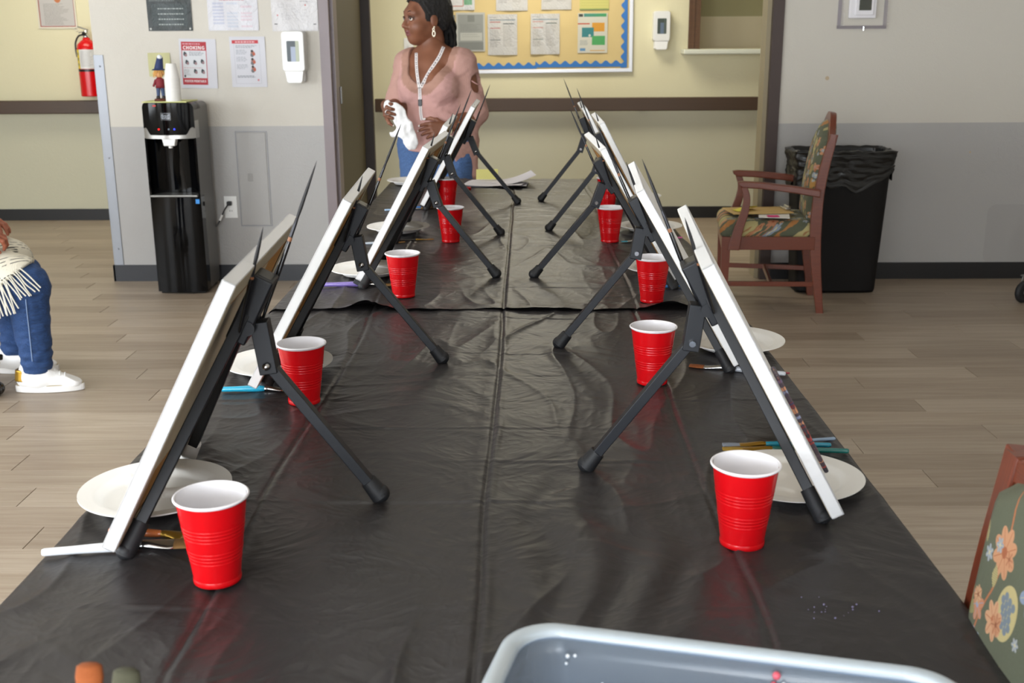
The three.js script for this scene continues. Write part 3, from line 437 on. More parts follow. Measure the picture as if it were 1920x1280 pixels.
{ // crumpled paper towel by the fifth canvas
  const f = (x, y, z) => Math.hypot(x / 1.6, y * 1.3, z) - 0.03 - 0.008 * noise3(x * 30, y * 30, z * 30) - 0.004 * noise3(x * 70, y * 70, z * 70);
  const o = obj('paper_towel', nets(f, [-0.08, -0.02, -0.06], [0.08, 0.05, 0.06], 0.004), mat('#e8e6e6', 0.9)); o.position.set(-0.50, TOP + 0.024, -4.62); tag(o, 'crumpled white paper towel under the fifth canvas, water cooler side', 'paper towel');
}
{
  const t = thing('storage_bin', 'clear plastic storage bin with water drops at the table end', 'storage bin', [0.155, TOP + 0.006, -0.79], -0.235);
  const W = 0.405, D = 0.30, H = 0.124, plastic = mat('#bccadb', 0.25, { transmission: 0.78, thickness: 0, specularIntensity: 0.8 });
  const ring = (y, g, r, off = 0) => { const w = W / 2 - g + off, d = D / 2 - g + off, out = [], n = 10, c = [[w - r, d - r, 0], [-w + r, d - r, 1], [-w + r, -d + r, 2], [w - r, -d + r, 3]]; for (const [cx, cz, q] of c) for (let i = 0; i <= n; i++) { const a = (q + i / n) * Math.PI / 2; out.push([cx + r * Math.cos(a), y, cz + r * Math.sin(a)]); } out.push(out[0]); return out; };
  const skin = (rings) => { const m = rings[0].length - 1; return sheet(m, rings.length - 1, (u, v) => rings[Math.round(v * (rings.length - 1))][Math.round(u * m)]); };
  obj('bin_wall', skin([ring(0.002, 0.2, 0.001), ring(0.002, 0.05, 0.02), ring(0.0035, 0.034, 0.03), ring(0.012, 0.03, 0.034), ring(0.028, 0.028, 0.034), ring(0.03, 0.024, 0.036), ring(H - 0.02, 0.014, 0.036), ring(H - 0.018, 0.01, 0.038), ring(H - 0.004, 0.009, 0.038)]), plastic, t);
  obj('bin_rim', skin([ring(H - 0.006, 0.0085, 0.038), ring(H, 0.009, 0.038), ring(H + 0.003, 0.005, 0.04), ring(H + 0.003, -0.004, 0.046), ring(H, -0.009, 0.05), ring(H - 0.013, -0.0095, 0.05)]), mat('#dde7ee', 0.25, { transmission: 0.4, thickness: 0 }), t);
  const drops = []; for (let i = 0; i < 34; i++) drops.push(sphere(rr(0.0012, 0.0026), rr(-0.16, 0.17), rr(0.045, 0.11), -D / 2 + 0.0205, 7, 5)); const d = obj('water_drops', drops, mat('#f4f8fc', 0.1), t); d.userData.kind = 'stuff';
  obj('paint_smudge', [sphere(0.004, 0.045, 0.112, -D / 2 + 0.016, 8, 6), sphere(0.003, 0.043, 0.103, -D / 2 + 0.017, 8, 6)], mat('#d85a6a', 0.4), t);
}
{ // jar of brushes below the frame, bristles up
  const j = cup0.clone(); j.name = numbered('cup'); j.position.set(-0.365, TOP + 0.002, -0.81); j.userData = { label: 'red plastic cup holding upright paintbrushes at the table end', category: 'cup' }; scene.add(j);
  for (const [tip, foot, col, lab, rx] of [[[-0.378, 0.912, -0.845], [-0.376, 0.752, -0.8], '#9a4f1e', 'upright paintbrush with rusty brown bristles in the table end cup', 0.0095], [[-0.34, 0.916, -0.83], [-0.35, 0.752, -0.8], '#4b4a38', 'upright paintbrush with dark olive bristles in the table end cup', 0.0095]]) {
    const a = V(...foot), b = V(...tip), L = a.distanceTo(b), t = thing('upright_brush', lab, 'paintbrush', foot); t.quaternion.setFromUnitVectors(V(0, 1, 0), b.clone().sub(a).normalize());
    obj('handle', lathe([[0.0001, 0], [0.004, 0.002], [0.006, L * 0.4], [0.0045, L * 0.55], [0.0001, L * 0.55]], 14), mat('#a8552e', 0.4), t);
    const fl = (g) => g.scale(1.5, 1, 0.8); obj('ferrule', fl(lathe([[0.005, L * 0.53], [0.007, L * 0.6], [rx * 0.75, L * 0.82], [0.0001, L * 0.82]], 18)), mat('#b5836a', 0.35, { metalness: 0.6 }), t);
    obj('bristles', fl(lathe([[rx * 0.7, L * 0.82], [rx * 0.86, L * 0.93], [rx * 0.78, L * 0.985], [rx * 0.5, L], [0.0001, L * 1.005]], 18)), mat(col, 0.8, { bumpMap: rep(T.grain, 1, 4), bumpScale: 0.001 }), t);
  }
}
{ const o = obj('paper_scrap', rbox(0.022, 0.002, 0.008, 0.0008), M.paper); o.position.set(-1.25, 0.002, -2.62); o.rotation.y = 0.4; tag(o, 'tiny white paper scrap on the wood floor beside the table', 'paper scrap'); }
// ------------------------------------------------------------------ things on the walls
function textBars(g, x, y, w, n, lh, color, h = 2, ragged = 0.3) { g.fillStyle = color; for (let i = 0; i < n; i++) { let px = x; const end = x + w * (1 - ragged * rnd()); while (px < end) { const ww = rr(4, 16); g.fillRect(px, y + i * lh, Math.min(ww, end - px), h); px += ww + 3; } } }
function sheetOf(name, label, category, x0, x1, y0, y1, z, draw, o = {}) { // paper fixed to a wall, print on its front
  const w = x1 - x0, h = y1 - y0, { tilt = 0, gloss = 0, group, px = 900, base = '#ffffff', frame } = o;
  const tex = canvasTex(Math.round(w * px), Math.round(h * px), draw), t = thing(name, label, category, [(x0 + x1) / 2, (y0 + y1) / 2, z], 0, group); t.rotation.z = tilt;
  const m = mat(o.dim ?? '#dcdcdc', gloss ? 0.5 : 0.7, { map: tex, ...(gloss ? { clearcoat: gloss * 0.3, clearcoatRoughness: 0.2, bumpMap: rep(T.crumple, 1, 1), bumpScale: 0.006 } : {}) });
  const bend = o.bend ?? 0.0015, g = sheet(12, 12, (u, v) => [(u - 0.5) * w, (v - 0.5) * h, 0.0018 + bend * (1 + Math.sin(u * 7 + v * 4 + x0 * 9))]);
  obj('printed_sheet', g, m, t);
  obj('sheet_back', box(w - 0.001, h - 0.001, 0.0008, 0, 0, 0.0006), M.paper, t);
  if (frame) obj('frame', [box(w + 0.02, 0.012, 0.008, 0, h / 2 + 0.004, 0.004), box(w + 0.02, 0.012, 0.008, 0, -h / 2 - 0.004, 0.004), box(0.012, h, 0.008, w / 2 + 0.004, 0, 0.004), box(0.012, h, 0.008, -w / 2 - 0.004, 0, 0.004)], mat(frame, 0.4), t);
  return t;
}
const blob = (g, x, y, r, c) => { g.fillStyle = c; g.beginPath(); g.ellipse(x, y, r, r * 1.1, 0, 0, 7); g.fill(); };
const ZW = WALL_Z + 0.001, ZH = HALL_Z + 0.001;
sheetOf('poster', 'dark green notice with pale lines of text, pinned above the water cooler', 'poster', -2.185, -1.928, 1.477, 1.82, ZW, (g, w, h) => {
  g.fillStyle = '#1f2b2c'; g.fillRect(0, 0, w, h); g.fillStyle = '#2b3a3c'; g.fillRect(w * 0.1, h * 0.56, w * 0.8, h * 0.36); textBars(g, w * 0.06, h * 0.48, w * 0.86, 2, 8, '#8d9694', 3, 0.6); for (let i = 0; i < 4; i++) textBars(g, w * 0.24, h * (0.63 + i * 0.085), w * 0.6, 1, 8, '#a7b0ad', 6, 0.1); textBars(g, w * 0.06, h * 0.1, w * 0.8, 5, 22, '#8d9694', 6); for (const [x, y] of [[0.05, 0.965], [0.94, 0.965]]) blob(g, w * x, h * y, 5, '#d8d8d4'); }, { gloss: 0.6 });
sheetOf('wall_chart', 'pale chart in a plastic sleeve between the dark notice and the schedule sheet', 'notice', -1.835, -1.545, 1.477, 1.84, ZW, (g, w, h) => {
  g.fillStyle = '#e4e3ea'; g.fillRect(0, 0, w, h); textBars(g, w * 0.25, h * 0.52, w * 0.5, 1, 8, '#d8909a', 7, 0); for (let r = 0; r < 8; r++) for (let c = 0; c < 3; c++) if (rnd() > 0.2) { g.fillStyle = ['#c9cce0', '#d3d8e6', '#e3d0da'][c]; g.fillRect(w * (0.1 + c * 0.28), h * (0.57 + r * 0.05), w * 0.22, h * 0.032); } textBars(g, w * 0.1, h * 0.06, w * 0.8, 9, 14, '#c2c4d4', 4); }, { gloss: 0.9, bend: 0.003 });
sheetOf('wall_chart', 'white floor plan sheet in a plastic sleeve beside the door frame', 'notice', -1.466, -1.2, 1.472, 1.84, ZW, (g, w, h) => {
  g.fillStyle = '#e2dfe0'; g.fillRect(0, 0, w, h); for (let i = 0; i < 60; i++) { g.strokeStyle = '#b9b6ba'; g.strokeRect(rr(0.08, 0.85) * w, rr(0.1, 0.9) * h, rr(4, 26), rr(4, 22)); } textBars(g, w * 0.62, h * 0.52, w * 0.3, 2, 10, '#a8a4a8', 3); blob(g, w * 0.13, h * 0.76, 4, '#d06a66'); blob(g, w * 0.74, h * 0.61, 4, '#d06a66'); g.fillStyle = '#555'; g.fillRect(w * 0.05, h * 0.885, 16, 5); g.fillRect(w * 0.9, h * 0.89, 14, 5); }, { gloss: 0.9, bend: 0.003 });
sheetOf('poster', 'red bordered choking first aid poster beside the foam cups', 'poster', -2.02, -1.805, 1.153, 1.432, ZW, (g, w, h) => {
  g.fillStyle = '#e6e6ee'; g.fillRect(0, 0, w, h); const x = w * 0.06, y = h * 0.06, W = w * 0.68, H = h * 0.87; g.fillStyle = '#c23a44'; g.fillRect(x, y, W, H); g.fillStyle = '#e9ebf0'; g.fillRect(x + 3, y + H * 0.2, W - 6, H * 0.645);
  g.fillStyle = '#f0c9d0'; g.font = `bold ${h * 0.042}px sans-serif`; textBars(g, x + W * 0.05, y + H * 0.035, W * 0.7, 1, 8, '#eab4bc', h * 0.025, 0); g.fillStyle = '#ffffff'; g.font = `bold ${h * 0.1}px sans-serif`; g.textAlign = 'center'; g.fillText('CHOKING', x + W / 2, y + H * 0.18, W * 0.92);
  g.font = `bold ${h * 0.062}px sans-serif`; g.fillText('POSTER PRINTABLE', x + W / 2, y + H * 0.945, W * 0.86); textBars(g, x + W * 0.3, y + H * 0.23, W * 0.6, 4, h * 0.022, '#a2a6b0', 3);
  for (const [px, py] of [[0.14, 0.29], [0.2, 0.48], [0.52, 0.48], [0.82, 0.46], [0.52, 0.69], [0.82, 0.69]]) { blob(g, x + W * px, y + H * py, W * 0.07, '#50585e'); blob(g, x + W * px + 4, y + H * py + 5, W * 0.05, '#a8868a'); blob(g, x + W * (px - 0.02), y + H * py - 8, W * 0.035, '#3a4046'); } textBars(g, x + W * 0.06, y + H * 0.6, W * 0.88, 1, 8, '#d79aa0', 2); textBars(g, x + W * 0.06, y + H * 0.65, W * 0.26, 5, h * 0.025, '#b4b7be', 3); blob(g, x + W * 0.1, y + H * 0.8, 5, '#333'); }, { tilt: -0.02 });
sheetOf('poster', 'white first aid sheet with a thin red title bar beside the soap dispenser', 'poster', -1.722, -1.516, 1.158, 1.443, ZW, (g, w, h) => {
  g.fillStyle = '#e6e6ee'; g.fillRect(0, 0, w, h); g.strokeStyle = '#b7bac4'; g.strokeRect(w * 0.12, h * 0.13, w * 0.72, h * 0.8); g.fillStyle = '#d4474f'; g.fillRect(w * 0.07, h * 0.07, w * 0.74, h * 0.065); textBars(g, w * 0.16, h * 0.09, w * 0.56, 1, 8, '#f2c6ca', h * 0.03, 0); textBars(g, w * 0.17, h * 0.17, w * 0.6, 3, h * 0.02, '#aaaeb8', 3); for (const y of [0.26, 0.4, 0.55]) textBars(g, w * 0.17, h * y, w * 0.32, 4, h * 0.025, '#b4b8c2', 3); textBars(g, w * 0.17, h * 0.77, w * 0.6, 2, h * 0.025, '#9a9ea8', 4);
  for (const y of [0.33, 0.49, 0.64]) { blob(g, w * 0.64, h * y, w * 0.06, '#c98a7c'); blob(g, w * 0.62, h * y + 9, w * 0.05, '#7c7c80'); blob(g, w * 0.67, h * y + 4, w * 0.04, '#c86a52'); blob(g, w * 0.62, h * y - 11, w * 0.035, '#4a4442'); } blob(g, w * 0.76, h * 0.86, 5, '#d88a90'); });
sheetOf('sticky_note', 'pale yellow note taped to the wall behind the figurine', 'note', -2.205, -2.075, 1.22, 1.355, ZW, (g, w, h) => { g.fillStyle = '#d9d6a2'; g.fillRect(0, 0, w, h); });
function dispenser(label, x, y, z, winTint) {
  const t = thing('soap_dispenser', label, 'soap dispenser', [x, y, z]);
  const w = 0.128, h = 0.285; // side profile bowed at the top
  obj('dispenser_body', [new THREE.ExtrudeGeometry(rrShape(w - 0.008, h * 0.76, 0.018), { depth: 0.075, bevelEnabled: true, bevelSize: 0.006, bevelThickness: 0.014, bevelSegments: 4 }).translate(0, h * 0.12, 0.004), rbox(0.11, 0.075, 0.05, 0.012, 0, -h * 0.36, 0.03, 3)], mat('#e2e2e0', 0.3), t);
  obj('push_lever', extrude([[-0.052, 0.04], [0.052, 0.04], [0.04, -0.03], [0.034, -0.036], [-0.034, -0.036], [-0.04, -0.03]], 0.03, 0.005).translate(0, -h * 0.36, 0.058), M.whiteGloss, t);
  obj('window_insert', new THREE.ExtrudeGeometry(rrShape(0.07, 0.115, 0.006), { depth: 0.001, bevelEnabled: false }).translate(0, 0.035, 0.0935), mat('#ffffff', 0.4, { map: canvasTex(64, 96, (g, w2, h2) => { g.fillStyle = winTint[0]; g.fillRect(0, 0, w2, h2); g.fillStyle = winTint[1]; g.fillRect(w2 * 0.32, h2 * 0.28, w2 * 0.4, h2 * 0.72); g.fillStyle = winTint[2]; g.fillRect(w2 * 0.72, 0, w2 * 0.28, h2); }) }), t);
  const wi = t.children[2].geometry, p = wi.attributes.position, uv = wi.attributes.uv; for (let i = 0; i < p.count; i++) uv.setXY(i, p.getX(i) / 0.07 + 0.5, (p.getY(i) - 0.035) / 0.115 + 0.5);
}
dispenser('white soap dispenser on the wall beside the door frame under the floor plan', -1.337, 1.325, ZW, ['#3c464c', '#9aa4b8', '#a9b09a']);
dispenser('white soap dispenser on the corridor wall between bulletin board and service window', 1.052, 1.472, ZH, ['#3a443c', '#5a6a80', '#4a544a']);
{ const t = thing('access_panel', 'grey painted access panel set in the wall beside the outlet', 'access panel', [-1.633, 0.62, ZW]);
  obj('panel', rbox(0.17, 0.55, 0.006, 0.002, 0, 0, 0.001), M.wallLower, t); obj('frame', [box(0.19, 0.004, 0.003, 0, 0.281, 0.001), box(0.19, 0.004, 0.003, 0, -0.281, 0.001), box(0.004, 0.562, 0.003, -0.093, 0, 0.001), box(0.004, 0.562, 0.003, 0.093, 0, 0.001)], mat('#8b8d92', 0.5), t); obj('latch', rbox(0.03, 0.045, 0.003, 0.001, -0.02, 0.01, 0.004), M.wallLower, t); }
let cordParts;
{ const t = thing('power_outlet', 'white wall outlet with the cooler plug in it', 'outlet', [-1.783, 0.453, ZW]);
  obj('plate', rbox(0.078, 0.132, 0.006, 0.003, 0, 0, 0.003), M.white, t); obj('socket', [rbox(0.034, 0.03, 0.005, 0.004, 0, 0.024, 0.005)], M.whiteGloss, t); obj('socket', [rbox(0.034, 0.03, 0.005, 0.004, 0, -0.024, 0.005)], M.whiteGloss, t); obj('slot', [box(0.003, 0.01, 0.001, -0.006, -0.022, 0.0078)], M.black, t); obj('slot', [box(0.003, 0.01, 0.001, 0.006, -0.022, 0.0078)], M.black, t);
  cordParts = (c) => { const mv = (g) => g.translate(2.003, 0, 6.27); const cord = obj('power_cord', mv(tube([V(-1.79, 0.474, WALL_Z + 0.035), V(-1.81, 0.44, WALL_Z + 0.06), V(-1.845, 0.37, WALL_Z + 0.07), V(-1.88, 0.335, WALL_Z + 0.08), V(-1.905, 0.35, WALL_Z + 0.085), V(-1.93, 0.4, WALL_Z + 0.09)], 0.0045, 40)), M.black, c); obj('plug', mv(rbox(0.028, 0.026, 0.03, 0.006, -1.786, 0.478, WALL_Z + 0.024)), M.black, cord); obj('cord_tag', mv(rod(V(-1.822, 0.415, WALL_Z + 0.064), V(-1.838, 0.382, WALL_Z + 0.069), 0.0062)), M.white, cord); }; }
{ // thermostat under a clear guard
  const t = thing('thermostat', 'white wall thermostat under a clear lockable guard', 'thermostat', [1.925, 1.57, ZW]);
  obj('housing', [rbox(0.155, 0.135, 0.022, 0.006, -0.003, 0.02, 0.011, 3), rbox(0.105, 0.105, 0.012, 0.004, 0.004, 0.022, 0.026, 3)], mat('#e2e0e4', 0.4), t); obj('screen', rbox(0.07, 0.068, 0.003, 0.001, 0.006, 0.03, 0.0325), mat('#2e332b', 0.2), t);
  obj('guard', [rbox(0.25, 0.003, 0.075, 0.001, 0, -0.09, 0.037), rbox(0.25, 0.003, 0.075, 0.001, 0, 0.13, 0.037), rbox(0.003, 0.22, 0.075, 0.001, -0.124, 0.02, 0.037), rbox(0.003, 0.22, 0.075, 0.001, 0.124, 0.02, 0.037), rbox(0.25, 0.22, 0.003, 0.001, 0, 0.02, 0.075)], mat('#ffffff', 0.02, { transmission: 1, thickness: 0, specularIntensity: 0.4 }), t);
  obj('guard_base', [box(0.28, 0.018, 0.01, 0, -0.096, 0.005), box(0.28, 0.018, 0.01, 0, 0.136, 0.005), box(0.018, 0.24, 0.01, -0.131, 0.02, 0.005), box(0.018, 0.24, 0.01, 0.131, 0.02, 0.005)], mat('#c6bfc4', 0.3, { transmission: 0.6, thickness: 0 }), t); obj('lock', rod(V(0, -0.092, 0.05), V(0, -0.115, 0.05), 0.006), M.chrome, t);
}
{ // light switch, fire extinguisher, framed sheet
  const s = thing('light_switch', 'white light switch plate on the corridor wall behind the standing person', 'switch', [-0.925, 1.37, ZH]); obj('plate', rbox(0.075, 0.12, 0.006, 0.003, 0, 0, 0.003), M.white, s); obj('toggle', rbox(0.01, 0.022, 0.014, 0.002, 0, 0.004, 0.01), M.white, s);
  sheetOf('framed_notice', 'white notice with a red border hanging above the fire extinguisher', 'notice', -3.825, -3.54, 1.528, 1.92, ZH, (g, w, h) => { g.fillStyle = '#ddd9d6'; g.fillRect(0, 0, w, h); g.strokeStyle = '#b3423c'; g.lineWidth = 5; g.strokeRect(5, 5, w - 10, h - 10); textBars(g, w * 0.14, h * 0.55, w * 0.7, 16, h * 0.026, '#a5a09e', 3, 0.5); blob(g, w * 0.55, h * 0.46, w * 0.09, '#e08a5a'); }, { frame: '#d8d2c0' });
  const e = thing('fire_extinguisher', 'red fire extinguisher with a white label hanging on the corridor wall', 'fire extinguisher', [-3.435, 1.0, HALL_Z + 0.1], -0.3);
  obj('cylinder', lathe([[0.0001, 0], [0.076, 0], [0.08, 0.006], [0.08, 0.36], [0.072, 0.395], [0.04, 0.425], [0.028, 0.432], [0.028, 0.445], [0.0001, 0.445]], 40), M.red, e);
  const lab = new THREE.CylinderGeometry(0.0808, 0.0808, 0.145, 32, 1, true, -1.3, 2.6).translate(0, 0.285, 0); obj('label_wrap', lab, mat('#ffffff', 0.4, { map: canvasTex(256, 160, (g, w, h) => { g.fillStyle = '#d9d8d8'; g.fillRect(0, 0, w, h); g.fillStyle = '#e0c422'; g.fillRect(w * 0.24, 0, w * 0.16, h); for (let i = 0; i < 3; i++) { g.fillStyle = '#77703a'; g.fillRect(w * 0.28, h * (0.15 + i * 0.28), w * 0.08, h * 0.14); } textBars(g, w * 0.46, 14, w * 0.48, 12, 11, '#9a9a9e', 4); }) }), e);
  obj('strap', new THREE.CylinderGeometry(0.0815, 0.0815, 0.018, 36, 1, true).translate(0, 0.2, 0), M.black, e); obj('valve', [lathe([[0.0001, 0.44], [0.022, 0.44], [0.022, 0.46], [0.015, 0.47], [0.015, 0.5], [0.0001, 0.5]], 20)], M.chrome, e);
  obj('lever', [bar(V(0.02, 0.505, 0), V(-0.06, 0.53, 0.01), 0.02, 0.008, V(0, 1, 0)), bar(V(0.02, 0.495, 0), V(-0.055, 0.485, 0.01), 0.018, 0.006, V(0, 1, 0))], M.steel, e); obj('pin_ring', new THREE.TorusGeometry(0.014, 0.0018, 8, 20).translate(-0.075, 0.505, 0.01), M.chrome, e); obj('gauge', rod(V(0.0, 0.475, 0.015), V(0.0, 0.475, 0.03), 0.014), M.black, e);
  obj('hose', tube([V(-0.015, 0.47, 0.0), V(-0.06, 0.46, 0.01), V(-0.092, 0.41, 0.015), V(-0.096, 0.35, 0.015), V(-0.092, 0.3, 0.012)], 0.007, 24), M.black, e); obj('wall_bracket', box(0.05, 0.3, 0.022, 0, 0.25, -0.09), M.steel, e);
}
{ // bulletin board
  const X0 = -0.72, X1 = 0.82, Y0 = 1.17, Y1 = 2.02, t = thing('bulletin_board', 'bulletin board covered in tan paper with a blue scalloped border', 'bulletin board', [0, 0, ZH]); t.rotation.z = 0.006;
  obj('backing', sheet(90, 50, (u, v) => { const x = lerp(X0, X1, u), y = lerp(Y0, Y1, v); return [x, y, 0.012 + 0.0022 * noise3(x * 5, y * 5, 1) + 0.0016 * Math.pow(1 - Math.abs(noise3(x * 7, y * 3, 5)), 4)]; }), mat('#cfb985', 0.85), t);
  const B = 0.036, C = 0.076, strip = (L, n0) => { const pts = [[0, 0], [L, 0]]; const k = Math.round(L / C) * 10; for (let i = k; i >= 0; i--) pts.push([L * i / k, B + 0.013 * Math.sin(i / 10 * 2 * Math.PI + n0)]); return extrude(pts, 0.0015, 0); }, blue = mat('#2f72bd', 0.55);
  obj('border_strip', strip(0.79, 0.4).translate(X0 + 0.02, Y0 + 0.02, 0.0165), blue, t); obj('border_strip', strip(0.72, 2).translate(X0 + 0.8, Y0 + 0.028, 0.018), blue, t); obj('border_strip', strip(Y1 - Y0, 1).rotateZ(Math.PI / 2).translate(X1 - 0.02, Y0 + 0.02, 0.0195), blue, t); obj('border_strip', strip(Y1 - Y0, 1).rotateZ(-Math.PI / 2).translate(X0 + 0.02, Y1 - 0.01, 0.0165), blue, t); obj('border_strip', strip(X1 - X0, 1).rotateZ(Math.PI).translate(X1, Y1 - 0.02, 0.0185), blue, t);
  const fr = mat('#d9dbe2', 0.3, { metalness: 0.3 }); obj('frame_rail', rbox(X1 - X0 + 0.05, 0.03, 0.026, 0.005, (X0 + X1) / 2, Y0, 0.013, 3), fr, t); obj('frame_rail', rbox(X1 - X0 + 0.05, 0.03, 0.026, 0.005, (X0 + X1) / 2, Y1, 0.013, 3), fr, t); obj('frame_rail', rbox(0.03, Y1 - Y0 + 0.03, 0.026, 0.005, X1 + 0.01, (Y0 + Y1) / 2, 0.0135, 3), fr, t); obj('frame_rail', rbox(0.03, Y1 - Y0 + 0.03, 0.026, 0.005, X0 - 0.01, (Y0 + Y1) / 2, 0.0135, 3), fr, t);
  const ZB = ZH + 0.017, two = (accent, dark) => (g, w, h) => { g.fillStyle = '#dad8d6'; g.fillRect(0, 0, w, h); textBars(g, w * 0.06, h * 0.07, w * 0.3, 1, 8, '#a6a6a4', 4); g.fillStyle = '#7f93a0'; g.fillRect(w * 0.07, h * 0.13, w * 0.86, 6); g.fillStyle = accent; g.fillRect(w * 0.07, h * 0.18, w * 0.36, 7); g.fillRect(w * 0.07, h * 0.33, w * 0.36, 6); g.fillStyle = dark; g.fillRect(w * 0.52, h * 0.22, w * 0.38, 7); g.fillRect(w * 0.07, h * 0.62, w * 0.36, 5); textBars(g, w * 0.07, h * 0.38, w * 0.36, 9, h * 0.026, '#aeaaa8', 3, 0.4); textBars(g, w * 0.07, h * 0.66, w * 0.36, 6, h * 0.026, '#a19d9c', 3, 0.4); textBars(g, w * 0.52, h * 0.28, w * 0.38, 20, h * 0.026, '#b2aeac', 3, 0.4); };
  const grp = 'papers pinned to the bulletin board';
  sheetOf('pinned_paper', 'grey certificate sheet with a pale border pinned beside the standing person\'s hair', 'notice', -0.548, -0.322, 1.325, 1.618, ZB, (g, w, h) => { g.fillStyle = '#cfcfca'; g.fillRect(0, 0, w, h); g.fillStyle = '#a4a7a4'; g.fillRect(w * 0.06, h * 0.05, w * 0.88, h * 0.92); g.fillStyle = '#8f928f'; g.fillRect(w * 0.4, h * 0.07, w * 0.24, h * 0.17); textBars(g, w * 0.14, h * 0.3, w * 0.7, 6, h * 0.032, '#8c8f8c', 3, 0.2); g.fillStyle = '#cdcec8'; g.fillRect(w * 0.14, h * 0.52, w * 0.76, h * 0.2); textBars(g, w * 0.2, h * 0.56, w * 0.64, 2, h * 0.05, '#a0a29e', 3, 0.2); g.fillStyle = '#8e918f'; g.fillRect(w * 0.06, h * 0.76, w * 0.88, h * 0.2); }, { group: grp });
  sheetOf('pinned_paper', 'two column notice with red headings next to the grey certificate', 'notice', -0.3, -0.07, 1.296, 1.604, ZB, two('#c07a76', '#5c6460'), { group: grp, gloss: 0.7, bend: 0.003 });
  sheetOf('pinned_paper', 'shiny sleeved notice pinned halfway between the red headed and the colourful sheets', 'notice', 0.036, 0.262, 1.3, 1.606, ZB, two('#cf9a92', '#6f7a74'), { group: grp, gloss: 1, bend: 0.005 });
  sheetOf('pinned_paper', 'colourful flyer with orange, teal and green squares', 'notice', 0.404, 0.636, 1.308, 1.608, ZB, (g, w, h) => { g.fillStyle = '#e4e2d6'; g.fillRect(0, 0, w, h); const gr = g.createLinearGradient(w * 0.2, 0, w, 0); gr.addColorStop(0, '#4f9a96'); gr.addColorStop(1, '#4fb06a'); g.fillStyle = gr; g.fillRect(w * 0.2, h * 0.01, w * 0.76, h * 0.08); g.fillStyle = '#444b4a'; g.fillRect(w * 0.03, h * 0.02, w * 0.14, h * 0.07); g.fillStyle = '#cf5a44'; g.fillRect(0, h * 0.25, w * 0.4, h * 0.03); g.fillStyle = '#eaa83c'; g.fillRect(w * 0.48, h * 0.24, w * 0.42, h * 0.22); g.fillStyle = '#3f8f96'; g.fillRect(w * 0.14, h * 0.36, w * 0.4, h * 0.24); g.fillStyle = '#57b56c'; g.fillRect(w * 0.48, h * 0.57, w * 0.44, h * 0.23); blob(g, w * 0.4, h * 0.56, w * 0.04, '#dfe8e2'); textBars(g, w * 0.08, h * 0.68, w * 0.3, 6, h * 0.022, '#aab0b4', 3); g.fillStyle = '#6d9fd0'; g.fillRect(w * 0.08, h * 0.88, w * 0.18, h * 0.07); g.fillStyle = '#e6b050'; g.fillRect(w * 0.42, h * 0.93, w * 0.5, h * 0.02); }, { group: grp });
  sheetOf('pinned_paper', 'sleeved sheet with red and green boxes above the grey certificate', 'notice', -0.6, -0.4, 1.637, 1.93, ZB, (g, w, h) => { g.fillStyle = '#e2e2e2'; g.fillRect(0, 0, w, h); g.strokeStyle = '#c8694a'; g.lineWidth = 5; g.strokeRect(w * 0.05, h * 0.5, w * 0.5, h * 0.4); g.fillStyle = '#6fae7c'; g.fillRect(w * 0.58, h * 0.6, w * 0.32, h * 0.27); textBars(g, w * 0.1, h * 0.15, w * 0.8, 8, h * 0.04, '#b0b0b4', 3); }, { group: grp, gloss: 1, bend: 0.004 });
  sheetOf('pinned_paper', 'notice in a sleeve pinned above the red headed two column sheet', 'notice', -0.233, 0.012, 1.63, 1.93, ZB, two('#b88', '#777b76'), { group: grp, gloss: 0.9, bend: 0.004 });
  sheetOf('pinned_paper', 'white notice pinned above the shiny sleeved notice', 'notice', 0.119, 0.352, 1.636, 1.93, ZB, two('#b88', '#55585a'), { group: grp, gloss: 0.5 });
  sheetOf('pinned_paper', 'yellow lined sheet pinned above the colourful flyer', 'notice', 0.417, 0.645, 1.632, 1.9, ZB, (g, w, h) => { g.fillStyle = '#e0db84'; g.fillRect(0, 0, w, h); g.strokeStyle = '#b9b45e'; for (let i = 0; i < 12; i++) { g.beginPath(); g.moveTo(w * 0.05, h * (0.08 + i * 0.08)); g.lineTo(w * 0.95, h * (0.08 + i * 0.08)); g.stroke(); } g.fillStyle = '#8aa86a'; g.fillRect(0, h * 0.97, w, h * 0.03); }, { group: grp });
  sheetOf('pinned_paper', 'dark grey sheet half hidden behind the standing person\'s hair on the board', 'notice', -0.66, -0.556, 1.36, 1.6, ZB, (g, w, h) => { g.fillStyle = '#7e8284'; g.fillRect(0, 0, w, h); g.fillStyle = '#cfd0cc'; g.fillRect(w * 0.5, h * 0.6, w * 0.45, h * 0.2); }, { group: grp });
}
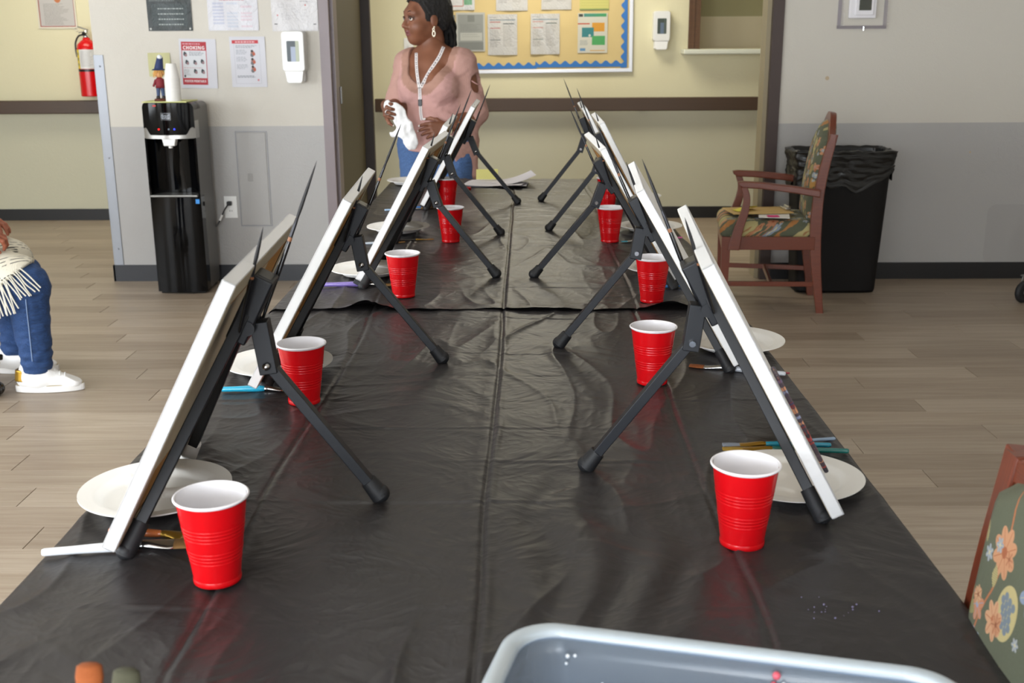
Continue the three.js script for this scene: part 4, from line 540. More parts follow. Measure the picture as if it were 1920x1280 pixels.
// ------------------------------------------------------------------ water cooler with figurine and cups
{
  const t = thing('water_cooler', 'black and steel water cooler standing against the painted wall', 'water cooler', [-2.003, 0, -6.27]);
  const w = 0.29, side = mat('#6d6b69', 0.4, { metalness: 0.5 }), gl = mat('#050506', 0.07, { specularIntensity: 0.45 });
  obj('cabinet', [rbox(w - 0.006, 1.075, 0.19, 0.03, 0, 0.548, -0.235, 4), rbox(0.006, 1.03, 0.14, 0.002, -w / 2 + 0.0045, 0.535, -0.1, 2), rbox(0.006, 1.03, 0.14, 0.002, w / 2 - 0.0045, 0.535, -0.1, 2)], side, t);
  const bow = (y0, y1, x0, x1, d, z, n = 24) => sheet(n, 10, (u, v) => { const x = lerp(x0, x1, u), e = x / (w / 2); return [x, lerp(y0, y1, v), z + d * (1 - e * e)]; });
  const solid = (y0, y1, d, z, m, name) => obj(name, [bow(y0, y1, -w / 2, w / 2, d, z), sheet(24, 2, (u, v) => { const x = lerp(-w / 2, w / 2, u), e = x / (w / 2); return [x, y1, lerp(z + d * (1 - e * e), -0.1, v)]; }), sheet(24, 2, (u, v) => { const x = lerp(-w / 2, w / 2, u), e = x / (w / 2); return [x, y0, lerp(-0.1, z + d * (1 - e * e), v)]; }), box(0.002, y1 - y0, z + 0.1, -w / 2 + 0.001, (y0 + y1) / 2, (z - 0.1) / 2), box(0.002, y1 - y0, z + 0.1, w / 2 - 0.001, (y0 + y1) / 2, (z - 0.1) / 2)], m, t);
  solid(0.012, 0.565, 0.03, -0.03, gl, 'lower_door');
  obj('plinth', rbox(w - 0.03, 0.02, 0.26, 0.005, 0, 0.012, -0.16), M.black, t);
  // niche: concave black back between side cheeks
  obj('dispensing_niche', [sheet(24, 8, (u, v) => { const a = Math.PI * u; return [-(w / 2 - 0.01) * Math.cos(a), lerp(0.565, 0.895, v), -0.03 - 0.1 * Math.sin(a)]; }), box(0.012, 0.33, 0.004, -w / 2 + 0.006, 0.73, -0.028), box(0.012, 0.33, 0.004, w / 2 - 0.006, 0.73, -0.028)], gl, t);
  obj('drip_tray', rbox(w - 0.02, 0.012, 0.12, 0.004, 0, 0.571, -0.06), M.steel, t);
  solid(0.893, 0.99, 0.045, -0.03, mat('#a8a6a2', 0.28, { metalness: 0.95 }), 'steel_band');
  const face = extrude([[-0.142, 0.15], [-0.138, 0.163], [-0.126, 0.168], [0.126, 0.168], [0.138, 0.163], [0.142, 0.15], [0.142, 0.052], [0.105, 0.022], [0.095, 0.02], [-0.095, 0.02], [-0.105, 0.022], [-0.142, 0.052]].map(([x, y]) => [x, y]), 0.03, 0.004); { const p = face.attributes.position; }
  const top = sheet(40, 20, (u, v) => { const x = lerp(-0.142, 0.142, u), a = Math.abs(x), yb = a < 0.098 ? 0.914 : lerp(0.914, 0.955, smoothstep(a, 0.098, 0.13)), r = a > 0.12 ? 0.022 * (1 - Math.sqrt(Math.max(0, 1 - Math.pow((a - 0.12) / 0.022, 2)))) : 0, yt = 1.09 - r, e = x / (w / 2); return [x, lerp(yb, yt, v), -0.022 + 0.045 * (1 - e * e)]; });
  const topSide = sheet(40, 2, (u, v) => { const x = lerp(-0.142, 0.142, u), a = Math.abs(x), r = a > 0.12 ? 0.022 * (1 - Math.sqrt(Math.max(0, 1 - Math.pow((a - 0.12) / 0.022, 2)))) : 0, e = x / (w / 2); return [x, 1.09 - r, lerp(-0.022 + 0.045 * (1 - e * e), -0.1, v)]; });
  const head = obj('control_panel', [top, topSide, box(0.004, 0.12, 0.08, -0.141, 1.01, -0.062), box(0.004, 0.12, 0.08, 0.141, 1.01, -0.062)], gl, t);
  const onFace = (x) => -0.022 + 0.045 * (1 - Math.pow(x / (w / 2), 2)) + 0.001;
  const lamp = (x, y, c, e) => obj('indicator_light', sphere(0.0055, x, y, onFace(x), 10, 8), new THREE.MeshStandardMaterial({ color: c, emissive: c, emissiveIntensity: e, roughness: 0.4 }), head);
  lamp(-0.045, 0.947, '#ff2020', 1.2); lamp(0.042, 0.947, '#3a48ff', 1.2); lamp(0.012, 0.947, '#6c7884', 0.2); obj('red_sticker', rbox(0.02, 0.008, 0.002, 0.0008, -0.06, 1.075, onFace(0.06)), mat('#c8322c', 0.5), head);
  const logo = canvasTex(256, 200, (g, W, H) => { g.clearRect(0, 0, W, H); g.fillStyle = '#08080a'; g.fillRect(0, 0, W, H); g.strokeStyle = '#6f747c'; g.lineWidth = 9; g.beginPath(); g.ellipse(W / 2, H / 2, W * 0.46, H * 0.42, 0, 0, 7); g.stroke(); g.fillStyle = '#9aa0a8'; g.font = 'bold 74px sans-serif'; g.textAlign = 'center'; g.fillText('Great', W / 2, H * 0.52); g.fillText('Value', W / 2, H * 0.8); });
  obj('logo_badge', sheet(8, 2, (u, v) => { const x = -0.028 + 0.056 * u; return [x, 0.996 + 0.042 * v, onFace(x) + 0.0004]; }), mat('#ffffff', 0.2, { map: logo }), head);
  obj('spout', [extrude([[-0.036, 0.022], [0.036, 0.022], [0.026, -0.018], [-0.026, -0.018]], 0.05, 0.005).translate(0, 0.876, -0.045), rod(V(0, 0.858, -0.02), V(0, 0.84, -0.02), 0.012, 0.011, 14)], M.whiteGloss, t);
  obj('energy_sticker', rbox(0.022, 0.026, 0.001, 0.0004, 0.128, 0.538, -0.018), mat('#2f86d0', 0.5), t);
  obj('tray_mat', rbox(0.25, 0.006, 0.22, 0.002, -0.01, 1.094, -0.11), mat('#cfd08a', 0.6), t);
  cordParts(t);
  const s = thing('foam_cup_stack', 'tall stack of white foam cups upside down on the water cooler', 'foam cups', [-1.969, 1.097, -6.31]);
  for (let i = 0; i < 15; i++) { const y = i * 0.0088; obj('foam_cup', lathe([[0.041, 0], [0.0425, 0.001], [0.0425, 0.006], [0.041, 0.008], [0.027, 0.08], [0.0265, 0.082], [0.0001, 0.082]], 28).translate(0, y, 0), M.foam, s); }
  const f = thing('figurine', 'small straw haired figurine in a tall blue hat on the water cooler', 'figurine', [-2.045, 1.097, -6.33], 0.3);
  obj('base', lathe([[0.0001, 0], [0.036, 0], [0.038, 0.006], [0.034, 0.014], [0.0001, 0.016]], 24), mat('#5a2c1c', 0.6), f);
  obj('hat', [along(new THREE.CylinderGeometry(0.017, 0.026, 0.062, 18).translate(0, 0.031, 0), V(0, 0.17, 0), V(0.01, 0.23, 0)), sphere(0.0172, 0.01, 0.231, 0), lathe([[0.0001, 0.006], [0.026, 0.006], [0.036, 0.002], [0.039, -0.002], [0.026, 0], [0.0001, 0]], 24).translate(0, 0.17, 0)], mat('#24335e', 0.7), f); obj('hat_tip', sphere(0.014, 0.01, 0.238, 0.006), mat('#dfe4e6', 0.7), f);
  obj('head', sphere(0.024, 0, 0.15, 0), mat('#d9a06e', 0.7), f);
  const straw = []; for (let i = 0; i < 16; i++) { const a = i / 16 * 6.28; straw.push(rod(V(0.02 * Math.cos(a), 0.168, 0.02 * Math.sin(a)), V(0.036 * Math.cos(a), 0.125 + 0.01 * (i % 3), 0.036 * Math.sin(a)), 0.005, 0.001, 6)); } obj('straw_hair', straw, mat('#d8a45c', 0.8), f);
  obj('jacket', [lathe([[0.0001, 0.13], [0.012, 0.13], [0.022, 0.118], [0.024, 0.09], [0.026, 0.072], [0.0001, 0.072]], 20), rod(V(-0.02, 0.116, 0), V(-0.036, 0.08, 0.008), 0.008, 0.006), rod(V(0.02, 0.116, 0), V(0.036, 0.08, 0.008), 0.008, 0.006)], mat('#7c1f2a', 0.7), f);
  obj('trousers', [rod(V(-0.011, 0.075, 0), V(-0.014, 0.02, 0.004), 0.012, 0.009), rod(V(0.011, 0.075, 0), V(0.014, 0.02, 0.004), 0.012, 0.009)], mat('#3a4a6a', 0.7), f);
  obj('boots', [sphere(0.011, -0.015, 0.02, 0.008), sphere(0.011, 0.015, 0.02, 0.008)], mat('#2a2422', 0.6), f);
}
// ------------------------------------------------------------------ trash bin, caster wheel
{
  const t = thing('trash_can', 'tall black slim trash can lined with a black plastic bag', 'trash can', [1.775, 0, -6.36]);
  const loopPts = (hw, hd, r, y, wob = 0) => { const out = [], n = 60; for (let i = 0; i <= n; i++) { const a = i / n * 2 * Math.PI, c = Math.cos(a), s = Math.sin(a), k = Math.pow(Math.pow(Math.abs(c), 8) + Math.pow(Math.abs(s), 8), -1 / 8), q = wob * (noise3(c * 5 * hw * 4, y * 26, s * 6) + 0.5 * noise3(c * 22, y * 12, s * 22)); out.push([hw * k * c * (1) + q * c, y + wob * 0.6 * noise3(c * 6, 3 + y * 5, s * 6) + (wob && y < 0.74 && hw > 0.26 ? (0.74 - y) * (0.25 + 0.5 * noise3(c * 1.5, 9, s * 1.5)) : 0), hd * k * s + q * s]); } return out; };
  const skin = (rings) => { const m = rings[0].length - 1; return flipped(sheet(m, rings.length - 1, (u, v) => rings[Math.round(v * (rings.length - 1))][Math.round(u * m)])); };
  obj('bin_body', skin([loopPts(0.005, 0.005, 0, 0.004), loopPts(0.225, 0.11, 0, 0.004), loopPts(0.23, 0.115, 0, 0.02), loopPts(0.262, 0.15, 0, 0.76)]), mat('#0e0c0c', 0.6, { specularIntensity: 0.5 }), t);
  const rings = []; for (let i = 0; i <= 26; i++) { const y = lerp(0.6, 0.80, i / 26); rings.push(loopPts(0.262 + 0.012 + 0.012 * smoothstep(y, 0.74, 0.79), 0.152 + 0.012, 0, y, 0.007)); } rings.push(loopPts(0.285, 0.172, 0, 0.807, 0.012), loopPts(0.265, 0.155, 0, 0.815, 0.01), loopPts(0.25, 0.14, 0, 0.80, 0.008), loopPts(0.24, 0.13, 0, 0.6, 0.01), loopPts(0.02, 0.02, 0, 0.4, 0.01));
  obj('bag', skin(rings), mat('#09090a', 0.3, { bumpMap: rep(T.crumple, 1, 1), bumpScale: 0.003 }), t);
}
{
  const t = thing('cart_caster', 'black caster wheel on a steel fork at the photo edge beside the wall', 'caster', [2.735, 0, -6.0], 0.5);
  obj('wheel', [new THREE.TorusGeometry(0.044, 0.017, 12, 32).translate(0, 0.062, 0), rod(V(0, 0.062, -0.014), V(0, 0.062, 0.014), 0.034, 0.034, 24)], M.rubber, t); obj('hub', rod(V(0, 0.062, -0.018), V(0, 0.062, 0.018), 0.016, 0.016, 16), M.steel, t);
  obj('fork', [bar(V(0, 0.062, 0.022), V(0.02, 0.15, 0.022), 0.02, 0.004, V(0, 0, 1)), bar(V(0, 0.062, -0.022), V(0.02, 0.15, -0.022), 0.02, 0.004, V(0, 0, 1)), rbox(0.05, 0.006, 0.055, 0.002, 0.02, 0.15, 0), rod(V(0.02, 0.15, 0), V(0.02, 0.4, 0), 0.012)], M.steel, t);
}
// ------------------------------------------------------------------ armchairs
const floral = canvasTex(1024, 1024, (g, w, h) => {
  g.fillStyle = '#585c4a'; g.fillRect(0, 0, w, h);
  const wrap = (x, y, f) => { for (const dx of [-w, 0, w]) for (const dy of [-h, 0, h]) { g.save(); g.translate(x + dx, y + dy); f(); g.restore(); } };
  const hatch = (r, c) => { g.strokeStyle = c; g.lineWidth = 2; for (let i = -r; i < r; i += 8) { g.beginPath(); g.moveTo(-r, i); g.lineTo(r, i + 5); g.stroke(); } };
  const stem = (x, y, bx, by, ex, ey) => wrap(x, y, () => { g.strokeStyle = '#9a5c3c'; g.lineWidth = 13; g.lineCap = 'round'; g.beginPath(); g.moveTo(0, 0); g.quadraticCurveTo(bx, by, ex, ey); g.stroke(); g.strokeStyle = '#b87a50'; g.lineWidth = 4; g.stroke(); });
  const flower = (x, y, r, n, c, c2, rot = 0) => wrap(x, y, () => { g.rotate(rot); for (let i = 0; i < n; i++) { g.rotate(2 * Math.PI / n); g.fillStyle = c; g.beginPath(); g.ellipse(0, r * 0.62, r * 0.3, r * 0.46, 0, 0, 7); g.fill(); g.strokeStyle = c2; g.lineWidth = 3; g.beginPath(); g.moveTo(0, r * 0.2); g.lineTo(0, r); g.stroke(); } g.fillStyle = c2; g.beginPath(); g.arc(0, 0, r * 0.24, 0, 7); g.fill(); });
  const leaf = (x, y, a, b, rot, c, c2) => wrap(x, y, () => { g.rotate(rot); g.fillStyle = c; g.beginPath(); g.moveTo(0, -b); for (let i = 0; i <= 10; i++) { const t = i / 10; g.quadraticCurveTo(a * (1.15 - 0.3 * (i % 2)) * Math.sin(Math.PI * t) + 8, -b + 2 * b * t - b * 0.1, a * Math.sin(Math.PI * t), -b + 2 * b * t); } for (let i = 10; i >= 0; i--) { const t = i / 10; g.lineTo(-a * (1 - 0.18 * (i % 2)) * Math.sin(Math.PI * t), -b + 2 * b * t); } g.fill(); g.save(); g.clip(); hatch(Math.max(a, b), c2); g.restore(); });
  const cone = (x, y, r, rot) => wrap(x, y, () => { g.rotate(rot); g.fillStyle = '#b9ab7a'; g.beginPath(); g.ellipse(0, 0, r * 1.05, r * 1.35, 0, 0, 7); g.fill(); g.save(); g.clip(); hatch(r * 1.5, '#a89a66'); g.restore(); g.fillStyle = '#707b84'; for (let i = -1; i <= 1; i++) for (let j = -2; j <= 2; j++) { g.beginPath(); g.ellipse(i * r * 0.42 + (j % 2) * r * 0.2, j * r * 0.32, r * 0.2, r * 0.2, 0, 0, 7); g.fill(); } });
  stem(120, 980, -70, -300, 60, -520); stem(180, 460, 60, -160, -10, -380); stem(560, 1000, 120, -260, 20, -560); stem(600, 450, -80, -180, 30, -400); stem(880, 900, -120, -200, -40, -480); stem(140, 720, 160, 60, 300, -60); stem(600, 640, 120, -60, 220, 40);
  leaf(330, 800, 105, 160, 0.3, '#b3a873', '#978c58'); leaf(760, 250, 95, 150, -0.4, '#b9ae7c', '#9b9060'); leaf(930, 620, 80, 130, 0.8, '#a79a62', '#8b7f4c'); leaf(420, 130, 80, 110, -0.9, '#b8ad80', '#9a9064'); leaf(80, 830, 70, 95, -0.3, '#b58a4c', '#977036'); leaf(700, 900, 60, 100, 0.9, '#b07a48', '#90602f');
  cone(330, 470, 78, 0.2); cone(840, 450, 70, -0.4); cone(560, 180, 60, 0.5); cone(500, 900, 84, 0.1);
  flower(200, 300, 90, 8, '#bd8a66', '#9b5a3a', 0.2); flower(250, 540, 70, 7, '#c49672', '#a4603e', 0.5); flower(690, 560, 85, 8, '#b57f60', '#95502f'); flower(930, 180, 80, 7, '#c0916c', '#a05c38'); flower(90, 560, 60, 6, '#b97e5f', '#8d93a6'); flower(600, 780, 70, 7, '#bd8e6a', '#a05c3a', 0.7); flower(880, 830, 75, 8, '#b7805f', '#9a5636');
  for (let i = 0; i < 26; i++) { const x = rnd() * w, y = rnd() * h; if (i % 3 === 0) leaf(x, y, rr(24, 40), rr(40, 66), rr(0, 6), ['#a99e70', '#a5764e', '#8f8a5c'][i % 9 / 3 | 0], '#80764a'); else flower(x, y, rr(24, 44), 5 + i % 3, ['#b98360', '#8a94a2', '#c39a74', '#98a0a4'][i % 4], ['#8a5236', '#bcb392'][i % 2], rnd() * 3); }
  flower(130, 690, 50, 5, '#8f9bab', '#c9c0a0'); flower(260, 700, 46, 5, '#8b98aa', '#c9c0a0', 0.4); flower(470, 330, 80, 6, '#7f8da2', '#b6ab8a'); flower(780, 700, 66, 5, '#8794a6', '#c2b894'); flower(960, 960, 60, 5, '#8896a8', '#c9c0a0'); flower(380, 1000, 54, 5, '#8f9bab', '#c2b894'); flower(660, 60, 56, 5, '#8492a6', '#c9c0a0');
});
const fabric = mat('#ffffff', 0.85, { map: floral, bumpMap: rep(T.weave, 8, 8), bumpScale: 0.0006, sheen: 0.3, sheenColor: new THREE.Color('#b8b8a0'), sheenRoughness: 0.6 });
function armchair(label, x, z, turn, rec) { // faces +z
  const t = thing('armchair', label, 'armchair', [x, 0, z], turn, null), S = 1 / 0.33;
  const uvBy = (g, fu, fv) => { const p = g.attributes.position, uv = g.attributes.uv; for (let i = 0; i < p.count; i++) uv.setXY(i, fu(p.getX(i), p.getY(i), p.getZ(i)), fv(p.getX(i), p.getY(i), p.getZ(i))); return g; };
  // rear stile and leg in one curved piece; profile in (z, y)
  const mid = [[-0.285, 0.0], [-0.262, 0.16], [-0.243, 0.32], [-0.236, 0.46], [lerp(-0.237, -0.24, rec), 0.62], [lerp(-0.248, -0.262, rec), 0.78], [lerp(-0.268, -0.296, rec), 0.935]], halfW = [0.015, 0.019, 0.024, 0.026, 0.023, 0.02, 0.017];
  const curve = new THREE.CatmullRomCurve3(mid.map(([a, b]) => V(a, b, 0))), wv = (k) => { const q = k * 6, i = Math.min(5, Math.floor(q)); return lerp(halfW[i], halfW[i + 1], q - i); }, fr = [], bk = [];
  for (let i = 0; i <= 24; i++) { const p = curve.getPoint(i / 24), w = wv(i / 24); fr.push([p.x + w, p.y]); bk.push([p.x - w, p.y]); }
  const stile = extrude([...fr, ...bk.reverse()], 0.036, 0.004).rotateY(-Math.PI / 2).translate(0.018, 0, 0); // profile x -> z
  for (const s of [-1, 1]) obj('rear_leg', stile.clone().translate(s * 0.215, 0, 0), M.cherry, t);
  // arched crest rail with scooped corners, in (x, y)
  const zc = (y) => -0.262 - 0.1 * Math.max(0, y - 0.9);
  const up = (x, a, b) => 1 - smoothstep(Math.abs(x) / 0.233, a, b), crest = [];
  for (let i = 0; i <= 30; i++) { const x = 0.233 - 0.466 * i / 30; crest.push([x, 0.936 + 0.1 * up(x, 0.12, 0.86) - 0.007 * Math.exp(-Math.pow((Math.abs(x) - 0.2) / 0.02, 2))]); }
  for (let i = 0; i <= 30; i++) { const x = -0.233 + 0.466 * i / 30; crest.push([x, 0.906 + 0.09 * up(x, 0.1, 0.84)]); }
  obj('crest_rail', extrude(crest, 0.034, 0.004).rotateX(-lerp(0.1, 0.17, rec)).translate(0, lerp(0.004, 0.012, rec), lerp(-0.19, -0.152, rec)), M.cherry, t);
  obj('back_rail', rbox(0.4, 0.05, 0.03, 0.004, 0, 0.52, -0.237), M.cherry, t);
  // upholstered back: bulging panel inside the frame
  const inside = (u) => { const x = (u - 0.5) * 0.4; return [x, 0.912 + 0.09 * up(x, 0.1, 0.84)]; };
  const bulge = (side) => sheet(26, 34, (u, v) => { const [x, yt] = inside(u), y = lerp(0.47, yt, v), e = Math.min(1, 11 * Math.min(u, 1 - u, v, 1 - v)), k = Math.sqrt(1 - (1 - e) * (1 - e)), zz = -0.232 - lerp(0.036, 0.062, rec) * Math.pow(Math.max(0, (y - 0.5) / 0.45), 1.6); return [x, y, zz + (side > 0 ? 0.014 : 0) + side * (side > 0 ? 0.03 : 0.02) * k + side * 0.014 * Math.sin(Math.PI * u) * Math.sin(Math.PI * v) - (side > 0 ? 0 : 0.012), x * S + 0.55, y * S + 0.12]; });
  obj('backrest', [bulge(1), flipped(bulge(-1))], fabric, t);
  const seat = uvBy(new RoundedBoxGeometry(0.5, 0.11, 0.49, 6, 0.045).translate(0, 0.445, 0.015), (a, b, c) => a * S, (a, b, c) => (c + b) * S); { const p = seat.attributes.position; for (let i = 0; i < p.count; i++) { const X = p.getX(i) / 0.25, Z = (p.getZ(i) - 0.015) / 0.245; if (p.getY(i) > 0.44) p.setY(i, p.getY(i) - 0.012 + 0.03 * (1 - X * X) * (1 - Z * Z)); p.setX(i, p.getX(i) * (1 + 0.1 * Z)); } seat.computeVertexNormals(); }
  obj('seat', seat, fabric, t);
  for (const s of [-1, 1]) {
    const leg = new THREE.CylinderGeometry(0.034, 0.022, 0.41, 4, 1).rotateY(Math.PI / 4).translate(s * 0.255, 0.205, 0.225); obj('front_leg', leg.toNonIndexed(), M.cherry, t); t.children[t.children.length - 1].geometry.computeVertexNormals();
    obj('side_rail', bar(V(s * 0.22, 0.375, -0.235), V(s * 0.256, 0.375, 0.225), 0.03, 0.07, V(0, 1, 0), 0.003), M.cherry, t);
    obj('side_stretcher', bar(V(s * 0.216, 0.155, -0.255), V(s * 0.256, 0.155, 0.225), 0.018, 0.026, V(0, 1, 0), 0.003), M.cherry, t);
    // arm: curved post and rest
    const post = []; const pc = new THREE.CatmullRomCurve3([V(0.185, 0.345, 0), V(0.165, 0.45, 0), V(0.135, 0.55, 0), V(0.13, 0.62, 0), V(0.145, 0.668, 0)]), a1 = [], a2 = []; for (let i = 0; i <= 14; i++) { const p = pc.getPoint(i / 14), w = lerp(0.026, 0.014, Math.min(1, i / 9)); a1.push([p.x + w, p.y]); a2.push([p.x - w, p.y]); } post.push(...a1, ...a2.reverse());
    obj('arm_post', extrude(post, 0.034, 0.004).rotateY(-Math.PI / 2).translate(s * 0.272 + 0.017, 0, 0), M.cherry, t);
    const rest = [[-0.235, 0.632], [-0.1, 0.652], [0.05, 0.668], [0.15, 0.672], [0.168, 0.682], [0.172, 0.692], [0.15, 0.694], [0.05, 0.69], [-0.1, 0.676], [-0.235, 0.658]];
    obj('armrest', extrude(rest, 0.046, 0.006).rotateY(-Math.PI / 2).rotateY(s * -0.1).translate(s * 0.262 + 0.02, 0, 0), M.cherry, t);
  }
  obj('front_rail', rbox(0.5, 0.07, 0.026, 0.004, 0, 0.375, 0.235), M.cherry, t); obj('rear_rail', rbox(0.41, 0.06, 0.026, 0.004, 0, 0.375, -0.238), M.cherry, t); obj('cross_stretcher', bar(V(-0.238, 0.155, -0.02), V(0.238, 0.155, -0.02), 0.018, 0.026, V(0, 1, 0), 0.003), M.cherry, t);
  return t;
}
armchair('wooden floral armchair with a clipboard on its seat, beside the black trash can', 1.311, -6.04, -Math.PI / 2 - 0.13, 1);
armchair('wooden floral armchair pushed in at the table end by the clear bin', 0.345, -1.055, -Math.PI / 2 + 0.02, 0);
{ // clipboard and papers on the far armchair
  const c = thing('clipboard', 'brown clipboard with a metal clip lying on the far armchair seat', 'clipboard', [1.255, 0.515, -6.02], 0.1);
  obj('board', rbox(0.33, 0.005, 0.23, 0.002, 0, 0, 0), mat('#c9a86a', 0.6), c); obj('clip', [rbox(0.03, 0.014, 0.1, 0.005, 0.155, 0.01, 0), rod(V(0.165, 0.02, -0.04), V(0.165, 0.02, 0.04), 0.007)], M.chrome, c);
  const n = thing('sticky_notes', 'yellow sticky notes on the clipboard on the armchair', 'sticky note', [1.16, 0.521, -5.99], 0.3); obj('note', sheet(6, 6, (u, v) => [(u - 0.5) * 0.076, 0.016 * u * u, (v - 0.5) * 0.076]), mat('#e2d84a', 0.7), n); obj('note', sheet(6, 6, (u, v) => [(u - 0.5) * 0.076 + 0.06, 0.02 * v * v + 0.001, (v - 0.5) * 0.076 - 0.03]), mat('#e6dc62', 0.7), n);
  const p = obj('folded_paper', rbox(0.16, 0.003, 0.2, 0.001), M.paper); p.position.set(1.32, 0.508, -5.905); p.rotation.y = -0.2; tag(p, 'white folded paper under the clipboard on the armchair', 'paper');
  const k = obj('pink_note', rbox(0.06, 0.003, 0.05, 0.001), mat('#e0357e', 0.6)); k.position.set(1.30, 0.513, -5.835); tag(k, 'bright pink note beside the clipboard on the armchair', 'note');
}
// ------------------------------------------------------------------ people
const SKIN = lin('#70442f'), SKIN_WARM = lin('#82523a'), LIP = lin('#744040'), PALM = lin('#a0705a');
// head in its own frame: faces +z, eyes at y = 0, height about 0.225
const headField = (() => {
  const solid = [ell([0, 0.036, -0.018], [0.075, 0.086, 0.095]), ell([0, -0.03, 0.018], [0.061, 0.08, 0.07]), ell([0, -0.062, 0.03], [0.05, 0.05, 0.055]), ell([0, -0.094, 0.058], [0.024, 0.018, 0.02]), ell([0.037, -0.036, 0.058], [0.026, 0.028, 0.024]), ell([-0.037, -0.036, 0.058], [0.026, 0.028, 0.024]), ell([0, 0.026, 0.07], [0.052, 0.02, 0.02]), cap([0, -0.05, -0.03], [0, -0.15, -0.045], 0.055, 0.056)];
  const base = blend(solid, 0.03), nose = blend([cap([0, 0.006, 0.086], [0, -0.03, 0.106], 0.0075, 0.0115), ell([0.0125, -0.036, 0.096], [0.0085, 0.0075, 0.009]), ell([-0.0125, -0.036, 0.096], [0.0085, 0.0075, 0.009])], 0.008);
  const lips = blend([cap([-0.02, -0.061, 0.08], [0, -0.057, 0.0905], 0.004, 0.0075), cap([0.02, -0.061, 0.08], [0, -0.057, 0.0905], 0.004, 0.0075), cap([-0.018, -0.066, 0.081], [0, -0.0695, 0.089], 0.0045, 0.0085), cap([0.018, -0.066, 0.081], [0, -0.0695, 0.089], 0.0045, 0.0085)], 0.004);
  const ears = blend([ell([0.077, -0.012, -0.012], [0.009, 0.03, 0.019]), ell([-0.077, -0.012, -0.012], [0.009, 0.03, 0.019])], 0.004);
  const lids = blend([-1, 1].flatMap((s) => [cap([s * 0.019, 0.001, 0.0845], [s * 0.032, 0.0085, 0.0885], 0.0035, 0.0045), cap([s * 0.032, 0.0085, 0.0885], [s * 0.046, 0.002, 0.0805], 0.0045, 0.0035), cap([s * 0.02, -0.005, 0.083], [s * 0.033, -0.0095, 0.0855], 0.003, 0.0035), cap([s * 0.033, -0.0095, 0.0855], [s * 0.045, -0.003, 0.079], 0.0035, 0.003)]), 0.004);
  return (x, y, z) => {
    let d = base(x, y, z);
    for (const s of [-1, 1]) { const e = Math.hypot((x - s * 0.032) / 1.25, (y - 0.001), z - 0.095) - 0.014; d = -smin(-d, e, 0.012); }
    d = smin(d, nose(x, y, z), 0.012); d = smin(d, lips(x, y, z), 0.006); d = smin(d, ears(x, y, z), 0.006); d = smin(d, lids(x, y, z), 0.004);
    const m = Math.hypot(x * 0.5, (y + 0.0632) * 4, (z - 0.094)) - 0.0085; return -smin(-d, m, 0.003);
  };
})();
function headGeo() {
  const g = nets(headField, [-0.1, -0.16, -0.13], [0.1, 0.14, 0.135], 0.0042);
  return paint(g, (x, y, z) => { const lip = z > 0.074 && Math.abs(x) < 0.023 && y < -0.052 + 0.002 * Math.abs(x) && y > -0.079 + 0.25 * Math.abs(x); const lid = z > 0.07 && Math.abs(Math.abs(x) - 0.032) < 0.018 && Math.abs(y - 0.004) < 0.011; const t = 0.5 + 0.5 * noise3(x * 20, y * 20, z * 20);
    if (lip) return LIP; const c = [0, 1, 2].map((k) => lerp(SKIN[k], SKIN_WARM[k], t)); return lid ? c.map((v) => v * 0.62) : c; });
}
// hand in its own frame: wrist at the origin, fingers along +x, palm faces -y, thumb on +z
function handGeo(curls, thumbCurl = 0.5, spread = 1) {
  const prims = [cap([-0.04, 0, 0], [0.012, 0, 0], 0.026, 0.024)], knuck = [[0.088, 0.031, 0.07], [0.092, 0.0105, 0.079], [0.088, -0.0105, 0.073], [0.079, -0.03, 0.057]], tips = [];
  for (const [kx, kz] of knuck) prims.push(cap([0.015, -0.001, kz * 0.45], [kx - 0.006, 0, kz * 0.95], 0.0155, 0.0115));
  const pal = blend(prims, 0.012), fingers = [];
  knuck.forEach(([kx, kz, L], i) => { let p = [kx - 0.008, 0, kz], a = -curls[i] * 0.55; const seg = [0.46, 0.3, 0.24], rad = [0.0098, 0.0088, 0.008, 0.0066], f = [];
    for (let k = 0; k < 3; k++) { const l = L * seg[k], q = [p[0] + l * Math.cos(a), p[1] + l * Math.sin(a), p[2] + l * 0.06 * spread * Math.sign(kz) * (Math.abs(kz) > 0.02 ? 1 : 0.3)]; f.push(cap(p, q, rad[k], rad[k + 1])); if (k === 2) tips.push([q, a]); p = q; a -= curls[i] * (k === 0 ? 0.95 : 0.7); } fingers.push(blend(f, 0.003)); });
  const th = []; { let p = [0.022, -0.006, 0.022], ang = 0.85, drop = -0.25; for (const [l, r0, r1] of [[0.038, 0.015, 0.011], [0.032, 0.0108, 0.0095], [0.026, 0.0095, 0.0072]]) { const q = [p[0] + l * Math.cos(ang), p[1] + l * drop, p[2] + l * Math.sin(ang)]; th.push(cap(p, q, r0, r1)); p = q; ang -= thumbCurl * 0.7; drop -= thumbCurl * 0.35; } tips.push([p, -0.6]); }
  const thumb = blend(th, 0.006);
  const f = (x, y, z) => { let d = pal(x, y, z); for (const g of fingers) d = smin(d, g(x, y, z), 0.005); return smin(d, thumb(x, y, z), 0.008); };
  const g = nets(f, [-0.07, -0.1, -0.06], [0.19, 0.04, 0.095], 0.0035); paint(g, (x, y) => { const t = y < -0.012 && x < 0.09 ? 0.5 : 0; return [0, 1, 2].map((k) => lerp(SKIN[k], PALM[k], t)); });
  return { geo: g, tips };
}
const basis = (x, y, p) => { const X = V(...x).normalize(), Y = V(...y); Y.addScaledVector(X, -Y.dot(X)).normalize(); return new THREE.Matrix4().makeBasis(X, Y, X.clone().cross(Y)).setPosition(V(...p)); };
function joinColored(list) { // body, head, hands: one mesh with vertex colours
  const all = list.map((g) => { const h = g.toNonIndexed(); h.deleteAttribute('uv'); return h; }); return mergeGeometries(all);
}
